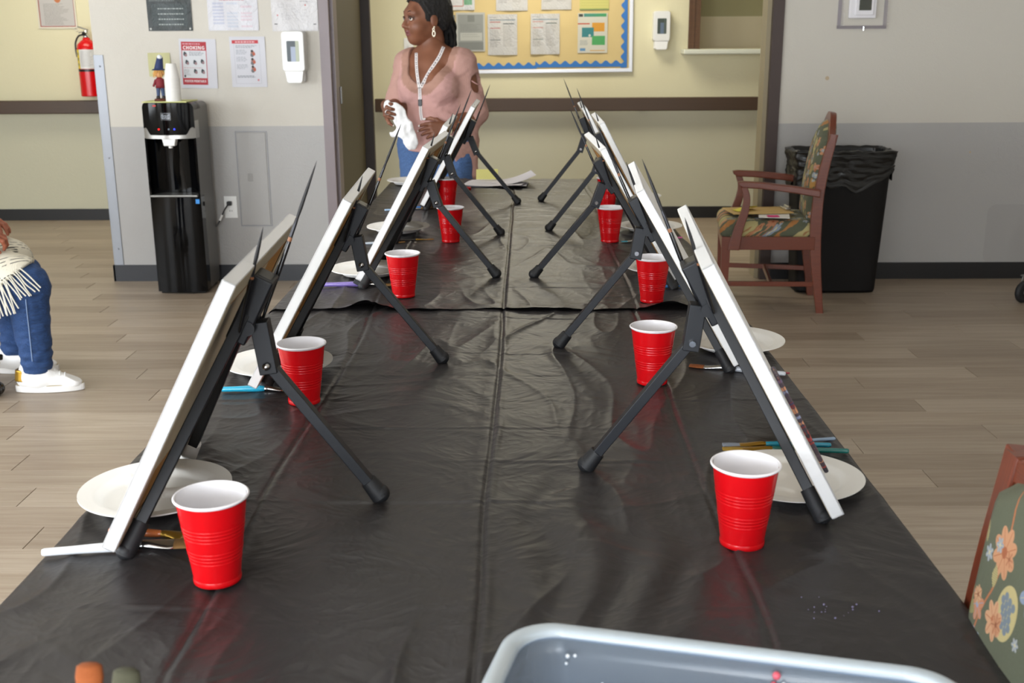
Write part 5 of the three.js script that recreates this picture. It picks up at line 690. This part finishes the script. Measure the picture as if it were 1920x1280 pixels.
const skinMat = new THREE.MeshPhysicalMaterial({ color: '#ffffff', vertexColors: true, roughness: 0.5, sheen: 0.15, sheenColor: new THREE.Color('#c08a70') });
const denim = mat('#5478b0', 0.8, { map: rep(T.denim, 14, 14) });
function eyesAndBrows(t, m, gaze) { // m: head frame -> thing frame
  for (const s of [-1, 1]) {
    const e = obj('eye', sphere(0.0125, s * 0.032, 0.0005, 0.0785, 18, 14).applyMatrix4(m), mat('#e8e2da', 0.2), t), d = V(gaze[0], gaze[1], 1).normalize();
    obj('iris', sphere(0.0064, s * 0.032 + d.x * 0.0082, 0.0005 + d.y * 0.0082, 0.0785 + d.z * 0.0082, 14, 10).applyMatrix4(m), mat('#1a0f0a', 0.1), e);
    obj('eyelashes', tube([V(s * 0.016, 0.003, 0.089), V(s * 0.031, 0.0095, 0.0928), V(s * 0.047, 0.004, 0.083), V(s * 0.054, 0.006, 0.077)], 0.0015, 14, 6).applyMatrix4(m), M.black, e);
    obj('eyebrow', tube([V(s * 0.012, 0.027, 0.0905), V(s * 0.03, 0.034, 0.089), V(s * 0.05, 0.027, 0.074)], 0.0019, 14, 6).applyMatrix4(m), mat('#150d0a', 0.8), t);
  }
}
{ // standing woman
  const BX = -0.48, BZ = -6.0, t = thing('person', 'standing person in a pink knit top and lanyard holding a white paper towel', 'person', [BX, 0, BZ]);
  const f = [-0.34, 0, 0.94], l = [0.94, 0, 0.34], P = (a, y, b) => [l[0] * a + f[0] * b, y, l[2] * a + f[2] * b]; // a: towards her left, b: forward
  const sR = [-0.143, 1.297, -0.04], eR = [-0.2, 1.075, -0.01], wR = [-0.245, 1.09, 0.16], sL = [0.146, 1.302, 0.05], eL = [0.206, 1.03, 0.02], wL = [0.075, 0.985, 0.20];
  const torso = [ell([0, 1.18, 0], [0.165, 0.2, 0.125]), ell([0, 1.0, 0.005], [0.172, 0.15, 0.14]), ell(P(0, 1.285, -0.01), [0.155, 0.075, 0.085]), ell(P(-0.075, 1.19, 0.095), [0.078, 0.08, 0.07]), ell(P(0.08, 1.19, 0.095), [0.078, 0.08, 0.07]), ell(P(0, 0.99, 0.07), [0.13, 0.1, 0.09])];
  const neck = [cap([-0.005, 1.3, -0.012], [-0.035, 1.46, -0.01], 0.062, 0.057), cap([-0.005, 1.355, -0.015], sL, 0.045, 0.055), cap([-0.005, 1.355, -0.015], sR, 0.045, 0.055)];
  const arms = [cap(sR, eR, 0.058, 0.047), cap(eR, wR, 0.045, 0.028), cap(sL, eL, 0.06, 0.048), cap(eL, wL, 0.046, 0.029)];
  const legs = [ell([0, 0.9, -0.01], [0.185, 0.13, 0.145]), cap([-0.095, 0.86, 0], [-0.105, 0.48, 0.03], 0.1, 0.07), cap([-0.105, 0.48, 0.03], [-0.105, 0.07, -0.01], 0.068, 0.045), cap([0.095, 0.86, 0.02], [0.105, 0.48, 0.05], 0.1, 0.07), cap([0.105, 0.48, 0.05], [0.105, 0.07, 0.01], 0.068, 0.045)];
  const bodyF = blend([...torso, ...neck, ...arms], 0.045), bodyAll = blend([...torso, ...neck, ...arms, ...legs], 0.045);
  const body = paint(nets(bodyAll, [-0.33, 0.02, -0.2], [0.33, 1.47, 0.27], 0.0125), (x, y, z) => { const k = 0.5 + 0.5 * noise3(x * 12, y * 12, z * 12); return [0, 1, 2].map((i) => lerp(SKIN[i], SKIN_WARM[i], k)); });
  const hm = new THREE.Matrix4().makeRotationY(-1.02).multiply(new THREE.Matrix4().makeRotationX(0.03)).scale(V(1.12, 1.12, 1.12)).setPosition(V(-0.05, 1.528, -0.005)), head = headGeo().applyMatrix4(hm);
  const hR = handGeo([1.0, 1.1, 1.2, 1.25], 0.5, 0.6), mR = basis([0.15, -0.12, 1], [-0.95, 0.25, 0.1], wR); hR.geo.applyMatrix4(mR);
  const hL = handGeo([0.45, 0.5, 0.55, 0.6], 0.5), mL = basis([-1, -0.1, 0.3], [0.1, 0.35, 0.95], wL).multiply(new THREE.Matrix4().makeScale(1, 1, 1)); hL.geo.applyMatrix4(mL);
  const bodyMesh = obj('body', joinColored([body, head, hR.geo, hL.geo]), skinMat, t);
  // jeans
  obj('jeans', nets((x, y, z) => Math.max(blend(legs, 0.05)(x, y, z) - 0.012 - 0.003 * noise3(x * 18, y * 30, z * 18), 0.1 - y, y - 0.96), [-0.25, 0.06, -0.2], [0.25, 1.0, 0.2], 0.0125), denim, t);
  for (const s of [-1, 1]) obj('shoe', nets(blend([cap([s * 0.105, 0.045, -0.03], [s * 0.115, 0.035, 0.15], 0.045, 0.034), cap([s * 0.105, 0.09, -0.02], [s * 0.105, 0.05, -0.02], 0.05, 0.05)], 0.02), [s * 0.105 - 0.08, -0.02, -0.12], [s * 0.105 + 0.08, 0.16, 0.22], 0.01), M.white, t);
  // knit top: loose sleeves, scoop neck, hem longer at her left
  const tunic = [...torso, cap(sR, [eR[0] - 0.004, eR[1] + 0.03, eR[2]], 0.056, 0.056), cap([-0.005, 1.355, -0.015], sR, 0.045, 0.055), cap(sL, [eL[0] + 0.002, eL[1] + 0.02, eL[2]], 0.06, 0.062), cap([-0.005, 1.355, -0.015], sL, 0.045, 0.055), ell([0.01, 0.9, 0], [0.195, 0.22, 0.165]), cap([0.15, 1.02, 0.02], [0.185, 0.72, 0.03], 0.05, 0.028)];
  const tf = blend(tunic, 0.045), hem = (x) => x < 0.02 ? 0.872 - 0.02 * Math.sin((x + 0.2) * 12) : lerp(0.872, 0.69, smoothstep(x, 0.06, 0.17));
  const neckCut = (x, y, z) => { const b = x * f[0] + z * f[2], a = x * l[0] + z * l[2]; return b > -0.02 ? Math.hypot((a + 0.0) / 0.112, (y - 1.375) / 0.175) - 1 : Math.hypot(a / 0.1, (y - 1.40) / 0.07) - 1; };
  const knitF = (x, y, z) => { let d = tf(x, y, z) - 0.011 - 0.0035 * noise3(x * 9, y * 14, z * 9) - 0.0015 * noise3(x * 24, y * 36, z * 24);
    d = Math.max(d, hem(x) - y); const c = neckCut(x, y, z) * 0.1; if (y > 1.15) d = Math.max(d, -c);
    const sl = -((x - eR[0]) * -0.1 + (y - eR[1] - 0.022) * 1) ; if (x < -0.15 && y < 1.2) d = Math.max(d, sl); const sl2 = -((y - eL[1] - 0.02) - (x - eL[0]) * 0.2); if (x > 0.16 && y < 1.12 && y > 0.9) d = Math.max(d, Math.min(sl2, 0.178 - x));
    const hole = Math.hypot((x - 0.226) / 0.04, (y - 1.2) / 0.05, (z - 0.075) / 0.05) - 1; d = Math.max(d, -hole * 0.04); return Math.max(d, y - 1.385); };
  const sheer = lin('#a67f70'), pink = lin('#c0958f'), mid = lin('#b58d83');
  const knit = paint(nets(knitF, [-0.34, 0.66, -0.22], [0.36, 1.4, 0.26], 0.0095), (x, y, z) => { const b = x * f[0] + z * f[2], a = x * l[0] + z * l[2], cam = Math.hypot(a / 0.15, (y - 1.36) / 0.215) < 1 || y > 1.315 || Math.abs(a) > 0.152; if (b < -0.03) return mid; return cam ? (Math.abs(a) > 0.152 ? mid : sheer) : pink; });
  obj('knit_top', knit, new THREE.MeshPhysicalMaterial({ color: '#ffffff', vertexColors: true, roughness: 0.9, bumpMap: rep(T.knit, 7, 7), bumpScale: 0.0006, sheen: 0.25, sheenColor: new THREE.Color('#e8c8c4'), sheenRoughness: 0.6 }), t);
  obj('sleeve_strap', tube([V(0.198, 1.214, 0.118), V(0.222, 1.199, 0.106), V(0.238, 1.193, 0.075)], 0.003, 10), mat('#c99c97', 0.9), t);
  // surface of clothes and chest seen from the front
  const surf = (x, y) => { for (let z = 0.3; z > -0.1; z -= 0.002) if (Math.min(knitF(x, y, z), bodyF(x, y, z)) < 0) return z + 0.004; return 0; };
  const ribbon = (pts, w) => { const c = new THREE.CatmullRomCurve3(pts.map(([x, y]) => V(x, y, 0))), n = 40, zs = []; for (let i = 0; i <= n; i++) { const p = c.getPoint(i / n); zs.push(surf(p.x, p.y)); } for (let k = 0; k < 3; k++) for (let i = 1; i < n; i++) zs[i] = Math.max(zs[i], (zs[i - 1] + zs[i + 1]) / 2);
    return sheet(2, n, (u, v) => { const p = c.getPoint(v), g = c.getTangent(v), s = (u - 0.5) * w; return [p.x - g.y * s, p.y + g.x * s, zs[Math.round(v * n)] + 0.0015]; }); };
  const strapTex = canvasTex(64, 512, (g, w, h) => { g.fillStyle = '#e4dedd'; g.fillRect(0, 0, w, h); for (let i = 0; i < 9; i++) { g.fillStyle = '#55505a'; const y = i * 57 + 14; g.beginPath(); g.arc(w / 2, y + 6, 9, 0, 7); g.fill(); g.fillStyle = '#8e8a92'; g.fillRect(w * 0.3, y + 22, w * 0.4, 16); } });
  const strapMat = mat('#ffffff', 0.6, { map: strapTex }), lan = obj('lanyard', ribbon([[0.052, 1.385], [0.03, 1.335], [-0.02, 1.26], [-0.062, 1.185]], 0.017), strapMat, t);
  for (const [q, w] of [[[[-0.092, 1.355], [-0.088, 1.29], [-0.08, 1.23], [-0.07, 1.18]], 0.015], [[[-0.068, 1.195], [-0.07, 1.15], [-0.07, 1.12]], 0.017], [[[-0.069, 1.09], [-0.066, 1.05], [-0.06, 1.02]], 0.016]]) obj('strap', ribbon(q, w), strapMat, lan);
  const zc = surf(-0.07, 1.105) + 0.004; obj('clip', rbox(0.021, 0.034, 0.008, 0.003, -0.07, 1.106, zc), M.black, lan); obj('hook', [rod(V(-0.06, 1.022, zc), V(-0.057, 1.0, zc + 0.002), 0.004), new THREE.TorusGeometry(0.006, 0.0016, 8, 16).translate(-0.057, 0.994, zc + 0.002)], M.chrome, lan);
  eyesAndBrows(t, hm, [0.45, 0.05]);
  // hair: cap, long twists swept back over her left shoulder
  const capF = (x, y, z) => { let d = Math.hypot(x / 0.084, (y - 0.04) / 0.097, (z + 0.022) / 0.107) - 1; d *= 0.088; d = smin(d, distTo(ell([0, 0.02, -0.075], [0.075, 0.09, 0.06]), x, y, z), 0.03); d -= 0.003 * Math.abs(noise3(x * 45, y * 16, z * 30)) + 0.002 * noise3(x * 80, y * 40, z * 80);
    const face = Math.max(0.02 - z + 0.35 * Math.max(0, y - 0.03), Math.max(y - 0.077 + 4 * x * x, -0.3)); d = Math.max(d, -Math.max(face - 0.012, -0.2) > 0 ? -Math.max(-(z - 0.028 - 0.45 * Math.max(0, y - 0.02)), y - 0.078 + 3.5 * x * x) : d); return Math.max(d, -0.06 - y); };
  const hair = obj('hair', nets(capF, [-0.11, -0.1, -0.16], [0.11, 0.16, 0.12], 0.0055).applyMatrix4(hm), mat('#0d0908', 0.55, { bumpMap: rep(T.knit, 20, 20), bumpScale: 0.002 }), t);
  const tw = []; for (let i = 0; i < 26; i++) { const a = -1.15 + 2.3 * (i / 25), r0 = 0.078, pts = [], q0 = V(r0 * Math.sin(a) * 0.85, 0.09 - 0.05 * Math.abs(a), -0.06 - 0.03 * Math.cos(a)).applyMatrix4(hm), end = [0.075 + 0.03 * Math.sin(i * 2.4), 1.375 + 0.02 * Math.cos(i * 1.7) - (i % 5 ? 0 : 0.03), -0.02 - 0.05 * (i % 3) / 2];
    for (let k = 0; k <= 10; k++) { const s = k / 10; pts.push(V(lerp(q0.x, end[0], s) + 0.022 * Math.sin(Math.PI * s) + 0.005 * Math.sin(s * 14 + i), lerp(q0.y, end[1], s) + 0.012 * Math.sin(Math.PI * s) + 0.003 * Math.sin(s * 19 + i), lerp(q0.z, end[2], s) - 0.018 * Math.sin(Math.PI * s) + 0.005 * Math.cos(s * 13 + i))); } tw.push(tube(pts, 0.0085, 30, 7)); }
  obj('hair_twists', tw, mat('#0d0908', 0.6, { bumpMap: rep(T.knit, 2, 24), bumpScale: 0.002 }), hair);
  { const e = V(0.083, -0.04, -0.008).applyMatrix4(hm), er = obj('earring', [sphere(0.005, e.x, e.y, e.z, 12, 10), new THREE.TorusGeometry(0.0055, 0.0022, 8, 18).scale(0.8, 1.3, 1).translate(e.x - 0.004, e.y - 0.013, e.z + 0.003), new THREE.TorusGeometry(0.0095, 0.0036, 10, 24).scale(0.72, 1.35, 1).translate(e.x - 0.003, e.y - 0.033, e.z + 0.004)], mat('#ece3cf', 0.25, { metalness: 0.3 }), t); }
  obj('ring', new THREE.TorusGeometry(0.0115, 0.0025, 8, 20).rotateY(Math.PI / 2).translate(0.105, -0.008, 0.0105).applyMatrix4(mR), M.chrome, t);
  for (let i = 0; i < 5; i++) { const [q, a] = hL.tips[i]; obj('fingernail', new THREE.SphereGeometry(0.0058, 12, 8).scale(1.5, 0.45, 0.95).rotateZ(a).translate(q[0] + 0.005 * Math.cos(a), q[1] + 0.0045, q[2]).applyMatrix4(mL), mat('#f0ebe8', 0.2), t); }
  for (let i = 0; i < 5; i++) { const [q, a] = hR.tips[i]; obj('fingernail', new THREE.SphereGeometry(0.0056, 12, 8).scale(1.4, 0.45, 0.95).rotateZ(a - (i < 4 ? 1.1 : 0)).translate(q[0], q[1] - 0.003, q[2]).applyMatrix4(mR), mat('#f0ebe8', 0.2), t); }
  obj('bracelet', new THREE.TorusGeometry(0.0315, 0.004, 8, 28).rotateY(Math.PI / 2).translate(-0.012, 0, 0).applyMatrix4(mL), mat('#cfc6a8', 0.4), t);
  // paper towel held in her right hand: crumpled sheet hanging towards her left hand
  const tf2 = blend([cap([-0.225, 1.1, 0.235], [-0.18, 1.07, 0.245], 0.024, 0.033), cap([-0.18, 1.07, 0.245], [-0.14, 0.985, 0.25], 0.036, 0.04), cap([-0.14, 0.985, 0.25], [-0.11, 0.91, 0.245], 0.04, 0.036), cap([-0.165, 0.965, 0.245], [-0.205, 0.952, 0.25], 0.018, 0.016)], 0.02);
  const towel = thing('paper_towel', 'white paper towel held in the standing person\'s hand', 'paper towel', [BX, 0, BZ]);
  obj('towel', nets((x, y, z) => { const zz = 0.245 + (z - 0.245) * 2.6; return (tf2(x, y, zz + 0.012 * noise3(x * 26, y * 14, 2)) - 0.004 * noise3(x * 28, y * 28, z * 28)) * 0.5; }, [-0.26, 0.84, 0.2], [-0.04, 1.13, 0.29], 0.004), mat('#efeff0', 0.9), towel);
}
{ // seated person at the photo edge, facing the table
  const BX = -2.45, BZ = -4.5, t = thing('person', 'seated person in blue jeans, white sneakers and a fringed cream shawl', 'person', [BX, 0, BZ]);
  const hip = [[-0.05, 0.56, 0.09], [-0.05, 0.56, -0.13]], knee = [[0.395, 0.46, 0.075], [0.235, 0.44, -0.22]], ank = [[0.395, 0.115, 0.055], [0.175, 0.115, -0.225]];
  const legs = [ell([-0.06, 0.6, -0.02], [0.17, 0.13, 0.2]), ...[0, 1].flatMap((i) => [cap(hip[i], knee[i], 0.098, 0.078), cap(knee[i], ank[i], 0.076, 0.05)])];
  const sh = [-0.06, 1.05, 0.17], el = [0.04, 0.74, 0.25], wr = [0.235, 0.69, 0.12], torso = [ell([-0.07, 0.85, -0.02], [0.13, 0.3, 0.19]), ell([-0.07, 1.05, -0.02], [0.1, 0.1, 0.2]), cap([-0.06, 1.08, -0.02], [-0.03, 1.24, -0.02], 0.06, 0.056)];
  const arms = [cap(sh, el, 0.058, 0.048), cap(el, wr, 0.047, 0.031), cap([-0.06, 1.05, -0.21], [0.02, 0.76, -0.29], 0.058, 0.048), cap([0.0, 0.76, -0.29], [0.1, 0.7, -0.2], 0.046, 0.03)];
  const tone = lin('#94543c'), all = blend([...torso, ...arms, ...legs], 0.04), body = paint(nets(all, [-0.3, 0.05, -0.36], [0.5, 1.26, 0.34], 0.0135), () => tone);
  const hm = new THREE.Matrix4().makeRotationY(Math.PI / 2).scale(V(1.05, 1.05, 1.05)).setPosition(V(-0.01, 1.36, -0.02)), head = paint(headGeo(), () => tone).applyMatrix4(hm);
  const h1 = handGeo([0.8, 0.9, 0.95, 1.0], 0.6), m1 = basis([1, -0.15, -0.3], [0.2, 0.9, 0.3], wr); h1.geo.applyMatrix4(m1); paint(h1.geo, () => tone);
  const h2 = handGeo([0.5, 0.5, 0.55, 0.6], 0.4); h2.geo.scale(1, 1, -1); { const ix = h2.geo.index.array; for (let k = 0; k < ix.length; k += 3) { const q = ix[k]; ix[k] = ix[k + 1]; ix[k + 1] = q; } } h2.geo.applyMatrix4(basis([1, -0.2, 0.3], [0.2, 1, 0], [0.1, 0.7, -0.2])); paint(h2.geo, () => tone);
  obj('body', joinColored([body, head, h1.geo, h2.geo]), skinMat, t);
  eyesAndBrows(t, hm, [0, 0]);
  obj('hair', nets((x, y, z) => Math.max(Math.hypot(x / 0.086, (y - 0.035) / 0.1, (z + 0.025) / 0.108) - 1 > 0 ? (Math.hypot(x / 0.086, (y - 0.035) / 0.1, (z + 0.025) / 0.108) - 1) * 0.09 : (Math.hypot(x / 0.086, (y - 0.035) / 0.1, (z + 0.025) / 0.108) - 1) * 0.09, Math.min(z - 0.03 - 0.5 * Math.max(0, y - 0.03), 0.075 - y), -0.09 - y), [-0.11, -0.11, -0.16], [0.11, 0.16, 0.12], 0.006).applyMatrix4(hm), mat('#2a1c16', 0.6), t);
  obj('blouse', nets((x, y, z) => Math.max(blend([...torso.slice(0, 2), cap(sh, [0.02, 0.84, 0.235], 0.06, 0.058), cap([-0.06, 1.05, -0.21], [0.0, 0.84, -0.27], 0.06, 0.058)], 0.04)(x, y, z) - 0.014, 0.6 - y, y - 1.14 + 0), [-0.26, 0.56, -0.36], [0.16, 1.17, 0.33], 0.013), mat('#b8453c', 0.8), t);
  const jf = blend(legs, 0.035), jeans = obj('jeans', nets((x, y, z) => Math.max(jf(x, y, z) - 0.011 - 0.0035 * noise3(x * 16, y * 26, z * 16) - (y < 0.2 ? 0.003 * Math.sin(y * 150 + x * 20) : 0), 0.086 - y, y - 0.72), [-0.28, 0.06, -0.34], [0.54, 0.76, 0.26], 0.0105), mat('#2c4f86', 0.82, { map: rep(T.denim, 14, 14) }), t);
  obj('seam', tube([V(0.43, 0.47, 0.158), V(0.425, 0.4, 0.156), V(0.415, 0.28, 0.138), V(0.405, 0.15, 0.122)], 0.0022, 20, 6), mat('#7d93b8', 0.8), jeans);
  // sneakers
  for (const [ax, az, turn] of [[0.395, 0.05, 0.12], [0.175, -0.225, 0.1]]) {
    const s = obj('sneaker', nets((x, y, z) => { const u = blend([cap([-0.055, 0.055, 0], [0.0, 0.05, 0], 0.04, 0.042), cap([0.0, 0.05, 0], [0.14, 0.036, 0.004], 0.042, 0.032), cap([-0.04, 0.1, 0], [0.03, 0.085, 0], 0.036, 0.036)], 0.03)(x, y, z); return Math.max(u, 0.02 - y, y - 0.118 + 0.5 * Math.max(0, x + 0.03) - 0.02); }, [-0.12, 0, -0.07], [0.2, 0.15, 0.07], 0.006).rotateY(turn).translate(ax, 0, az), mat('#ecebea', 0.4), t);
    const out = []; for (let i = 0; i < 32; i++) { const a = i / 32 * 2 * Math.PI, c = Math.cos(a), q = Math.sin(a); out.push([0.038 + 0.137 * c, (0.039 + 0.005 * c) * q * (1 - 0.12 * Math.max(0, c))]); }
    obj('sole', extrude(out, 0.028, 0.004).rotateX(-Math.PI / 2).translate(0, 0.001, 0).rotateY(turn).translate(ax, 0, az), mat('#e6e4e2', 0.5), s); obj('sole_line', extrude(out, 0.004, 0.001).scale(1, 1, 1).rotateX(-Math.PI / 2).translate(0, 0.0285, 0).rotateY(turn).translate(ax, 0, az), mat('#a89a7c', 0.5), s);
    obj('heel_tab', nets((x, y, z) => Math.max(distTo(cap([-0.06, 0.05, 0], [-0.06, 0.09, 0], 0.041, 0.036), x, y, z), 0.05 - y, y - 0.1, x + 0.058), [-0.12, 0.03, -0.06], [-0.03, 0.12, 0.06], 0.005).rotateY(turn).translate(ax, 0, az), mat('#b08a34', 0.3, { metalness: 0.8 }), s);
    const lace = []; for (let k = 0; k < 5; k++) { const x0 = 0.02 + k * 0.02, y0 = 0.104 - k * 0.007; lace.push(tube([V(x0, y0 - 0.012, -0.024), V(x0 + 0.004, y0, 0), V(x0 + 0.01, y0 - 0.012, 0.024)], 0.003, 10, 6)); } lace.push(tube([V(0.02, 0.108, 0), V(0.0, 0.13, 0.015), V(-0.01, 0.105, 0.03)], 0.0026, 12, 6), tube([V(0.02, 0.108, 0), V(0.035, 0.122, 0.025), V(0.05, 0.09, 0.034)], 0.0026, 12, 6));
    obj('laces', lace.map((g) => g.rotateY(turn).translate(ax, 0, az)), mat('#f2f1f0', 0.7), s);
  }
  // crocheted shawl over the thighs with a long fringe
  const over = blend([cap([-0.1, 0.6, 0.1], [0.36, 0.487, 0.08], 0.105, 0.088), cap([-0.1, 0.6, -0.14], [0.2, 0.5, -0.2], 0.105, 0.09), ell([-0.07, 0.85, -0.02], [0.15, 0.3, 0.22])], 0.07);
  const hemY = (x) => x < 0.27 ? 0.415 - 0.15 * (0.27 - x) : lerp(0.415, 0.545, (x - 0.27) / 0.15);
  const shawlF = (x, y, z) => Math.max(over(x, y, z) - 0.02 - 0.004 * noise3(x * 9, y * 9, z * 9), hemY(x) - y, x - 0.445 + 0.1 * Math.abs(z - 0.09), y - 1.12);
  const lace = canvasTex(256, 256, (g, w, h) => { g.fillStyle = '#ddd7c6'; g.fillRect(0, 0, w, h); g.strokeStyle = '#4c4b46'; g.lineWidth = 5; g.setLineDash([9, 6]); for (let k = 0; k < 3; k++) { const r = 112 - k * 34; g.beginPath(); g.moveTo(w / 2, h / 2 - r); g.lineTo(w / 2 + r, h / 2); g.lineTo(w / 2, h / 2 + r); g.lineTo(w / 2 - r, h / 2); g.closePath(); g.stroke(); } g.setLineDash([]); for (let i = 0; i < 260; i++) { g.fillStyle = '#c5bfae'; g.fillRect(rnd() * w, rnd() * h, 3, 3); } });
  const sg = nets(shawlF, [-0.3, 0.34, -0.36], [0.46, 1.15, 0.34], 0.0115), shawl = obj('shawl', sg, mat('#ffffff', 0.9, { map: rep(lace, 4.6, 4.6), bumpMap: rep(T.knit, 16, 16), bumpScale: 0.0015 }), t);
  const strands = []; const outZ = (x, y) => { for (let z = 0.34; z > -0.1; z -= 0.003) if (Math.min(shawlF(x, y, z), jf(x, y, z) - 0.014) < 0) return z; return 0.1; };
  for (let i = 0; i < 76; i++) { const x = -0.03 + i * 0.0059, y0 = hemY(x) + 0.01, L = rr(0.115, 0.135) * (x > 0.37 ? 0.72 : 1), pts = []; const bend = x > 0.32 ? 0.075 * (x - 0.32) / 0.09 : -0.012; for (let k = 0; k <= 6; k++) { const s = k / 6, xx = x + bend * s + 0.004 * Math.sin(i * 2.1 + s * 4), yy = y0 - L * s; pts.push(V(xx, yy, Math.max(outZ(x, y0) - 0.01 * s, outZ(xx, yy) + 0.002) + 0.003)); } strands.push(tube(pts, 0.0029, 12, 5)); }
  for (let i = 0; i < 12; i++) { const z = -0.1 - i * 0.013, pts = []; for (let k = 0; k <= 5; k++) { const s = k / 5, x = 0.2 + 0.1 * s; let y = 0.8; while (y > 0.3 && jf(x, y, z) > 0.014) y -= 0.003; pts.push(V(x, Math.max(y, 0.47 - 0.06 * s) + 0.004, z + 0.004 * Math.sin(i + s * 5))); } strands.push(tube(pts, 0.0034, 10, 5)); }
  obj('fringe', strands, mat('#e0dccf', 0.9), shawl);
  // swivel chair under the seated person
  const c = thing('office_chair', 'black swivel chair on casters under the seated person', 'chair', [BX - 0.05, 0, BZ - 0.02]);
  obj('seat', rbox(0.48, 0.08, 0.5, 0.03, 0.02, 0.43, 0, 4), M.black, c); obj('backrest', rbox(0.07, 0.5, 0.44, 0.03, -0.26, 0.82, 0, 4), M.black, c); obj('back_support', bar(V(-0.2, 0.4, 0), V(-0.29, 0.7, 0), 0.05, 0.02, V(0, 0, 1)), M.black, c); obj('gas_column', [rod(V(0, 0.09, 0), V(0, 0.4, 0), 0.025), rod(V(0, 0.36, 0), V(0, 0.4, 0), 0.06)], M.steel, c);
  for (let i = 0; i < 5; i++) { const a = -0.45 + i * 2 * Math.PI / 5, x = 0.32 * Math.cos(a), z = -0.32 * Math.sin(a); const lg = obj('base_leg', bar(V(0, 0.1, 0), V(x, 0.075, z), 0.045, 0.028, V(0, 1, 0), 0.006), M.black, c); obj('caster', [sphere(0.029, x, 0.029, z - 0.012, 18, 12), sphere(0.029, x, 0.029, z + 0.012, 18, 12), rod(V(x, 0.03, z), V(x, 0.08, z), 0.008)], mat('#101012', 0.2), lg); }
}
scene.traverse((o) => { if (o.isLight && o.shadow) o.castShadow = true; });
renderer.render(scene, camera);
